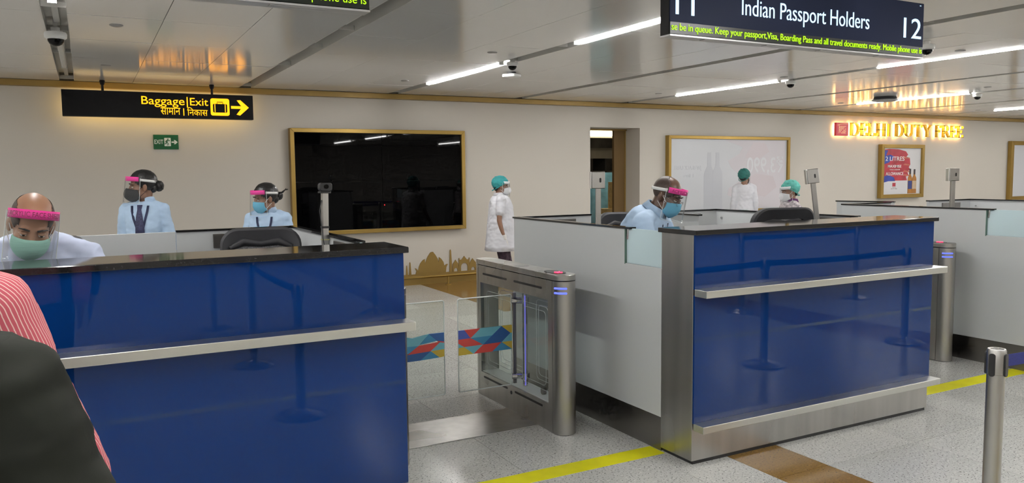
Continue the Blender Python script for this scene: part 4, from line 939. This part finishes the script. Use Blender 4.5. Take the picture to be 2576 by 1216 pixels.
    if collar:
        cm = collarm or shirt
        fwd = up.cross(rt).normalized(); c0 = N + up * .005
        def cp(q, r, hgt): return c0 + rt * math.cos(q) * r + fwd * math.sin(q) * r * 1.0 + up * hgt
        Q = [math.radians(108 + 324 * k / 26) for k in range(27)]
        fr = [max(0, math.cos(q - PI / 2)) ** 4 for q in Q]
        strip(Matrix(), [[cp(q, .066, -.012 - .02 * f) for q, f in zip(Q, fr)], [cp(q, .064, .036 - .012 * f) for q, f in zip(Q, fr)], [cp(q, .072, .038 - .014 * f) for q, f in zip(Q, fr)], [cp(q, .090 + .010 * f, -.004 - .045 * f) for q, f in zip(Q, fr)]], 'collar', cm, t, .003)
    eyes(Hm, t, lid or skin)
    if brow: brows(Hm, t, brow)
    if hair: hair(Hm, t)
    if maskm: face_mask(Hm, t, maskm, mkind, loops)
    if band: face_shield(Hm, t, band, btext, ztilt, btilt)
    if extra: extra(t, so, Hm, J)
    return t
def drape(so, pts, fw, off=.004, up=V((0, 0, 1))):
    """lays points on the front of the shirt by casting from outside along -fw"""
    bv = BVHTree.FromPolygons([v.co for v in so.data.vertices], [tuple(p.vertices) for p in so.data.polygons]); out = []
    for p in pts:
        p = V(p); hit = bv.ray_cast(p + fw * 1.0, -fw)
        out.append((hit[0] if hit[0] else p) + fw * off)
    return out
def ribbon(pts, wv, hw, name, m, parent, th=.002):
    return MB().loft([[p - V(wv) * hw, p + V(wv) * hw] for p in pts], closed=False).build(name, m, parent, smooth=True, solid=th)
SKIN1 = mat('skin_light_brown', (.36, .19, .115), .42, spec=.5, var=(18, .08)); SKIN2 = mat('skin_dark_brown', (.115, .058, .036), .36, spec=.6, var=(18, .1)); SKIN3 = mat('skin_brown', (.24, .125, .08), .45, var=(18, .08))
LBLUE = mat('pale_blue_shirt', (.42, .56, .74), .75, var=(5, .05), bump=((9, 9, 17), .7, .035)); LBLUE2 = mat('pale_lavender_blue_shirt', (.56, .62, .80), .75, var=(5, .04), bump=((9, 9, 17), .7, .035)); WHITEC = mat('white_uniform', (.62, .62, .66), .8, var=(5, .04), bump=((9, 9, 15), .6, .035))
NAVY = mat('navy_trousers', (.02, .022, .04), .8, var=(9, .1)); DARKTR = mat('dark_patterned_trousers', (.045, .025, .04), .8, var=(26, .6)); SHOEB = mat('black_shoe', (.015, .015, .015), .4, var=(9, .1)); SHOEW = mat('white_shoe', (.7, .7, .7), .5, var=(9, .05))
HAIRB = mat('black_hair', (.008, .007, .007), .38, var=((60, 60, 20), .5), bump=((90, 90, 30), .3)); HAIRG = mat('greying_stubble', (.075, .055, .044), .7, var=(70, .35)); HAIRS = mat('shaved_stubble', (.055, .036, .028), .5, var=(120, .25))
PINKB = mat('pink_band', (.92, .045, .36), .45, var=(9, .04)); MTEAL = mat('mask_green', (.30, .55, .47), .75, var=(12, .06), bump=((10, 10, 140), .2)); MBLUE = mat('mask_blue', (.13, .42, .60), .75, var=(12, .06), bump=((10, 10, 140), .2)); MBLK = mat('mask_black', (.012, .012, .014), .6, var=(12, .15)); MWHT = mat('mask_white', (.72, .72, .74), .75, var=(12, .05))
TEALC = mat('cap_teal', (.025, .26, .27), .75, var=(14, .2), bump=(26, .5)); DGRN = mat('cap_dark_green', (.018, .13, .115), .75, var=(14, .2), bump=(26, .5)); MINT = mat('cap_mint', (.10, .42, .36), .75, var=(14, .2), bump=(26, .5))
WBAND = mat('white_band', (.78, .80, .82), .5, var=(9, .03)); LATEX = mat('white_glove', (.66, .64, .62), .55, var=(15, .06)); TIE = mat('navy_striped_tie', (.03, .033, .085), .6, var=((70, 70, 140), .5)); LANY = mat('navy_lanyard', (.012, .018, .06), .6, var=(20, .1)); PRINT = mat('printed_scrub', (.45, .40, .42), .8, var=(30, .65)); PURPLE = mat('purple_collar', (.09, .012, .10), .7, var=(9, .1))
def hair_up(bun=(0, -.115, .025), br=(.042, .036, .040), wisps=False):
    def f(Hm, t):
        o = shell(Hm, lambda p: p.z > p.y * 1.02 - .002 - .02 * (abs(p.x) > .06), .008, lump=.003).build('hair', HAIRB, t, smooth=True, solid=.006)
        MB(Hm).ell((0, -.070, -.020), (.058, .040, .045)).build('hair_nape', HAIRB, t, smooth=True)
        m = shell(Hm, lambda p: True, 0, lump=.006, c=V(bun), r=br); m.build('hair_bun', HAIRB, t, smooth=True)
        if wisps:
            for k in range(5): MB(Hm).tube([V(bun) + V((.01 * k - .02, -.03, .02)), V(bun) + V((.012 * k - .02, -.06 - .005 * k, .04)), V(bun) + V((.015 * k - .03, -.085 - .006 * (k % 3), .036 + .004 * k))], [.006, .004, .001], 5).build('hair_wisp', HAIRB, t, smooth=True)
    return f
def hair_bald(Hm, t): shell(Hm, lambda p: p.z > p.y * .95 - .03 and p.z < .088 - .6 * max(0, p.y) and (abs(p.x) > .052 or p.y < -.06) , .0016).build('hair', HAIRG, t, smooth=True, solid=.001)
def hair_shaved(Hm, t): shell(Hm, lambda p: p.z > p.y * 1.0 - .035 and p.z < .095 - .9 * p.y and not (p.y > .03 and abs(p.x) < .05), .0010).build('hair', HAIRS, t, smooth=True, solid=.0008)
def cap(m, low=0.0, sz=.016):
    def f(Hm, t):
        MB(Hm).ell((0, -.066, -.025), (.062, .040, .048)).build('hair', HAIRB, t, smooth=True)
        c = shell(Hm, lambda p: p.z > p.y * .62 + .005 + low, sz, lump=.010, c=V((0, -.020, .046)), r=(.080, .104, .086)).build('surgical_cap', m, t, smooth=True, solid=.003)
        ring = [((.0835) * math.sin(a), -.018 + .108 * math.cos(a), .62 * (-.018 + .108 * math.cos(a)) + .010 + low) for a in [2 * PI * k / 32 for k in range(33)]]
        MB(Hm).tube(ring, .006, 6).build('cap_band', m, c, smooth=True)
    return f
ARM = dict(L=[(-.185, -.005, 1.395), (-.235, -.03, 1.11), (-.235, .06, .87), (0, .15, -1), (1, 0, 0)], R=[(.185, -.005, 1.395), (.235, -.03, 1.11), (.235, .06, .87), (0, .15, -1), (-1, 0, 0)])
STAND = dict(P=(0, 0, .95), C=(0, .005, 1.22), N=(0, -.015, 1.455), H=(0, .012, 1.588), l=[(-.085, 0, .90), (-.09, .01, .49), (-.09, -.03, .085)], r=[(.085, 0, .90), (.09, .01, .49), (.09, -.03, .085)], skirt=.28, **ARM)
def pose(base, **kw): d = dict(base); d.update(kw); return d
# seated officers: root on the desk platform (z = .15), seat at .62
SEAT = dict(P=(0, -.02, .735), C=(0, .06, .97), N=(0, .19, 1.185), H=(0, .30, 1.285), l=[(-.10, .02, .70), (-.12, .40, .685), (-.12, .30, .26)], r=[(.10, .02, .70), (.12, .40, .685), (.12, .30, .26)],
            L=[(-.195, .17, 1.115), (-.275, .27, .86), (-.12, .46, .815), (.5, 1, -.1), (0, 0, -1)], R=[(.195, .17, 1.115), (.275, .27, .86), (.12, .46, .815), (-.5, 1, -.1), (0, 0, -1)], curl=.5, skirt=.1)
def dark_front(m, kind):
    def f(t, so, Hm, J):
        N, Cc = V(J['N']), V(J['C']); up = (N - Cc).normalized(); fw = up.cross(V((1, 0, 0))).normalized()
        pts = [N - up * k for k in (.03, .07, .12, .17, .22, .27)]
        if kind == 'tie':
            q = drape(so, pts, fw, .006); hw = [.020, .015, .024, .030, .034, .036]
            MB().loft([[p - V((w_, 0, 0)), p + V((w_, 0, 0))] for p, w_ in zip(q, hw)], closed=False).build('tie', m, t, smooth=True, solid=.004)
        for s in (-1, 1):
            q = drape(so, [N - up * k + V((s * x, 0, 0)) for k, x in ((.035, .062), (.08, .058), (.14, .045), (.20, .028), (.27, .012))], fw, .005)
            ribbon(q, (1, 0, 0), .009, 'lanyard', LANY, t)
    return f
person('balding officer with pink face shield and green mask seated at the left desk', (-.20, 4.05, .15), PI + .02, 1.0, pose(SEAT, N=(0, .20, 1.19), H=(0.005, .320, 1.268)),
       SKIN1, LBLUE2, NAVY, SHOEB, hair=hair_bald, maskm=MTEAL, band=PINKB, btext='ACRYLIC FACE SHIELD', hpitch=-.50, hroll=-.16, hyaw=.04, extra=dark_front(TIE, 'tie'), brow=HAIRB, btilt=.52, ztilt=.045)
def man2_extra(t, so, Hm, J):
    dark_front(TIE, 'none')(t, so, Hm, J)
    g = MB(Hm)
    for s in (-1, 1):
        g.tube([(s * .031 + .021 * math.cos(a), .108 - .004 * abs(math.cos(a)), -.014 + .016 * math.sin(a)) for a in [2 * PI * k / 16 for k in range(17)]], .0013, 5)
        g.tube([(s * .052, .104, -.010), (s * .072, .06, -.004), (s * .079, -.005, .004)], .0013, 5)
    g.tube([(-.010, .108, -.010), (0, .111, -.008), (.010, .108, -.010)], .0013, 5)
    g.build('spectacles', CHROME, t)
person('bald officer with pink face shield and blue mask seated at the middle desk', (3.185, 4.31, .16), math.radians(-146), 1.0, pose(SEAT, H=(-.02, .265, 1.285)),
       SKIN2, LBLUE, NAVY, SHOEB, hair=hair_shaved, maskm=MBLUE, band=PINKB, btext='ACRYLIC FACE SHIELD', hpitch=-.42, hroll=-.06, hyaw=-.10, extra=man2_extra, brow=HAIRB, btilt=.20, ztilt=.045, lid=SKIN2)
person('woman in pale blue shirt and navy tie with black mask behind the left desk', (.40, 6.9, 0), PI - .35, .965, STAND, SKIN3, LBLUE, NAVY, SHOEB, bx=.76, hair=hair_up((0, -.120, -.012), (.046, .040, .044)), maskm=MBLK, mkind='cup', loops=MBLK,
       band=PINKB, hyaw=-1.22, hpitch=-.08, hroll=.0, extra=dark_front(TIE, 'tie'), brow=HAIRB, btilt=.16)
person('woman in pale blue shirt with blue mask and messy hair bun near the screen', (1.26, 6.45, 0), PI - .42, .905, pose(STAND, N=(0, .01, 1.455), H=(0, .05, 1.578)), SKIN3, LBLUE, NAVY, SHOEB, bx=.80, hair=hair_up((0, -.118, -.005), (.036, .036, .036), True), maskm=MBLUE,
       band=PINKB, hyaw=-1.0, hpitch=-.18, extra=dark_front(TIE, 'none'), brow=HAIRB, btilt=.16)
WALK = pose(STAND, l=[(-.085, .0, .90), (-.09, .10, .50), (-.09, .24, .085)], r=[(.085, 0, .90), (.09, .02, .48), (.09, -.22, .12)],
            L=[(-.185, -.005, 1.395), (-.215, .06, 1.10), (-.21, .20, .90), (0, .5, -1), (1, 0, 0)], R=[(.185, -.005, 1.395), (.215, -.04, 1.11), (.215, .03, .86), (0, .12, -1), (-1, 0, 0)], curl=.6)
person('health worker in white tunic and teal cap walking past the turnstile', (4.72, 9.12, 0), math.radians(-112), .905, WALK, SKIN3, WHITEC, DARKTR, SHOEW, bx=.92, girth=.075, hair=cap(TEALC), maskm=MWHT, mkind='cup', band=WBAND, sleeve='short', glove=LATEX,
       hpitch=-.05, hyaw=-.05, tunic=-.1, brow=HAIRB)
person('health worker in white gown and dark green cap turned away before the pale poster', (9.78, 9.95, 0), math.radians(-32), .945, STAND, SKIN3, WHITEC, NAVY, SHOEW, bx=.82, hair=cap(DGRN, -.01, .020), maskm=MBLK, mkind='cup', loops=MBLK, band=WBAND, glove=mat('cream_glove', (.62, .56, .38), .6, var=(12, .08)),
       hyaw=-.62, hpitch=-.02, tunic=-.1, collar=False)
person('health worker in mint cap, white mask and patterned top facing left', (6.88, 6.3, 0), math.radians(66), .862, STAND, SKIN3, PRINT, NAVY, SHOEW, bx=.85, hair=cap(MINT), maskm=MWHT, mkind='cup', band=WBAND, hyaw=.10, hpitch=-.10, brow=HAIRB, collarm=PURPLE)
# two travellers standing close to the camera at the left edge
def striped(name, base, line, freq):
    m = mat(name, base, .8); nt = m.node_tree; b = nt.nodes['Principled BSDF']
    tc = nt.nodes.new('ShaderNodeTexCoord'); sx = nt.nodes.new('ShaderNodeSeparateXYZ'); nt.links.new(tc.outputs['Object'], sx.inputs[0])
    def mth(op, a, b_=None, c_=None):
        n = nt.nodes.new('ShaderNodeMath'); n.operation = op
        for i, q in enumerate((a, b_, c_)):
            if q is None: continue
            if isinstance(q, (int, float)): n.inputs[i].default_value = q
            else: nt.links.new(q, n.inputs[i])
        return n.outputs[0]
    nz = nt.nodes.new('ShaderNodeTexNoise'); nz.inputs['Scale'].default_value = 5; nt.links.new(tc.outputs['Object'], nz.inputs['Vector'])
    ax = mth('MULTIPLY_ADD', sx.outputs['Z'], -.33, .60)           # the sleeve axis leans outwards towards the elbow
    an = mth('ARCTAN2', mth('ADD', sx.outputs['Y'], .02), mth('SUBTRACT', mth('SUBTRACT', sx.outputs['X'], ax), -.03))
    wv = mth('SINE', mth('MULTIPLY_ADD', nz.outputs['Fac'], 7.0, mth('MULTIPLY', an, freq)))
    cr = nt.nodes.new('ShaderNodeValToRGB'); e = cr.color_ramp.elements; e[0].position = .6; e[0].color = base + (1,); e[1].position = .90; e[1].color = line + (1,)
    nt.links.new(wv, cr.inputs[0]); nt.links.new(cr.outputs[0], b.inputs['Base Color']); return m
REDS = striped('red_striped_shirt', (.50, .085, .115), (.74, .52, .48), 125.0)
OLIVE = mat('dark_olive_shirt', (.020, .022, .0175), .8, spec=.2, var=(6, .25), bump=((7, 7, 16), .9, .05))
def seam(so, J, m, t):
    bv = BVHTree.FromPolygons([v.co for v in so.data.vertices], [tuple(p.vertices) for p in so.data.polygons])
    A = V(J['R'][0]) + V((-.02, 0, -.01)); pts = []
    for k in range(25):
        q = 2 * PI * k / 24; d = V((.18 * math.cos(q), math.sin(q), math.cos(q))).normalized()
        h_ = bv.ray_cast(A + d * .4, -d)
        if h_[0]: pts.append(h_[0] + d * .001)
    MB().tube(pts, .0016, 5).build('shoulder_seam', m, t, smooth=True)
QUEUE = pose(STAND, R=[(.185, -.005, 1.395), (.292, -.035, 1.12), (.28, .10, .92), (0, .6, -1), (-1, 0, 0)], L=[(-.185, -.005, 1.395), (-.25, -.03, 1.11), (-.22, .10, .90), (0, .6, -1), (1, 0, 0)])
person('traveller in red and white striped shirt at the left edge', (-.322, 1.46, 0), .05, 1.0, QUEUE, SKIN3, REDS, NAVY, SHOEB, hair=hair_up((0, -.08, .02), (.05, .04, .05)), maskm=MBLUE, brow=HAIRB, wr=.006)
person('traveller in dark olive shirt nearest the camera at the left edge', (-.270, 1.05, 0), .0, .978, QUEUE, SKIN3, OLIVE, NAVY, SHOEB, hair=hair_up((0, -.08, .02), (.05, .04, .05)), maskm=MBLUE, brow=HAIRB, wr=.011,
       extra=lambda t, so, Hm, J: seam(so, J, OLIVE, t))
bpy.data.scenes.remove(TMP)
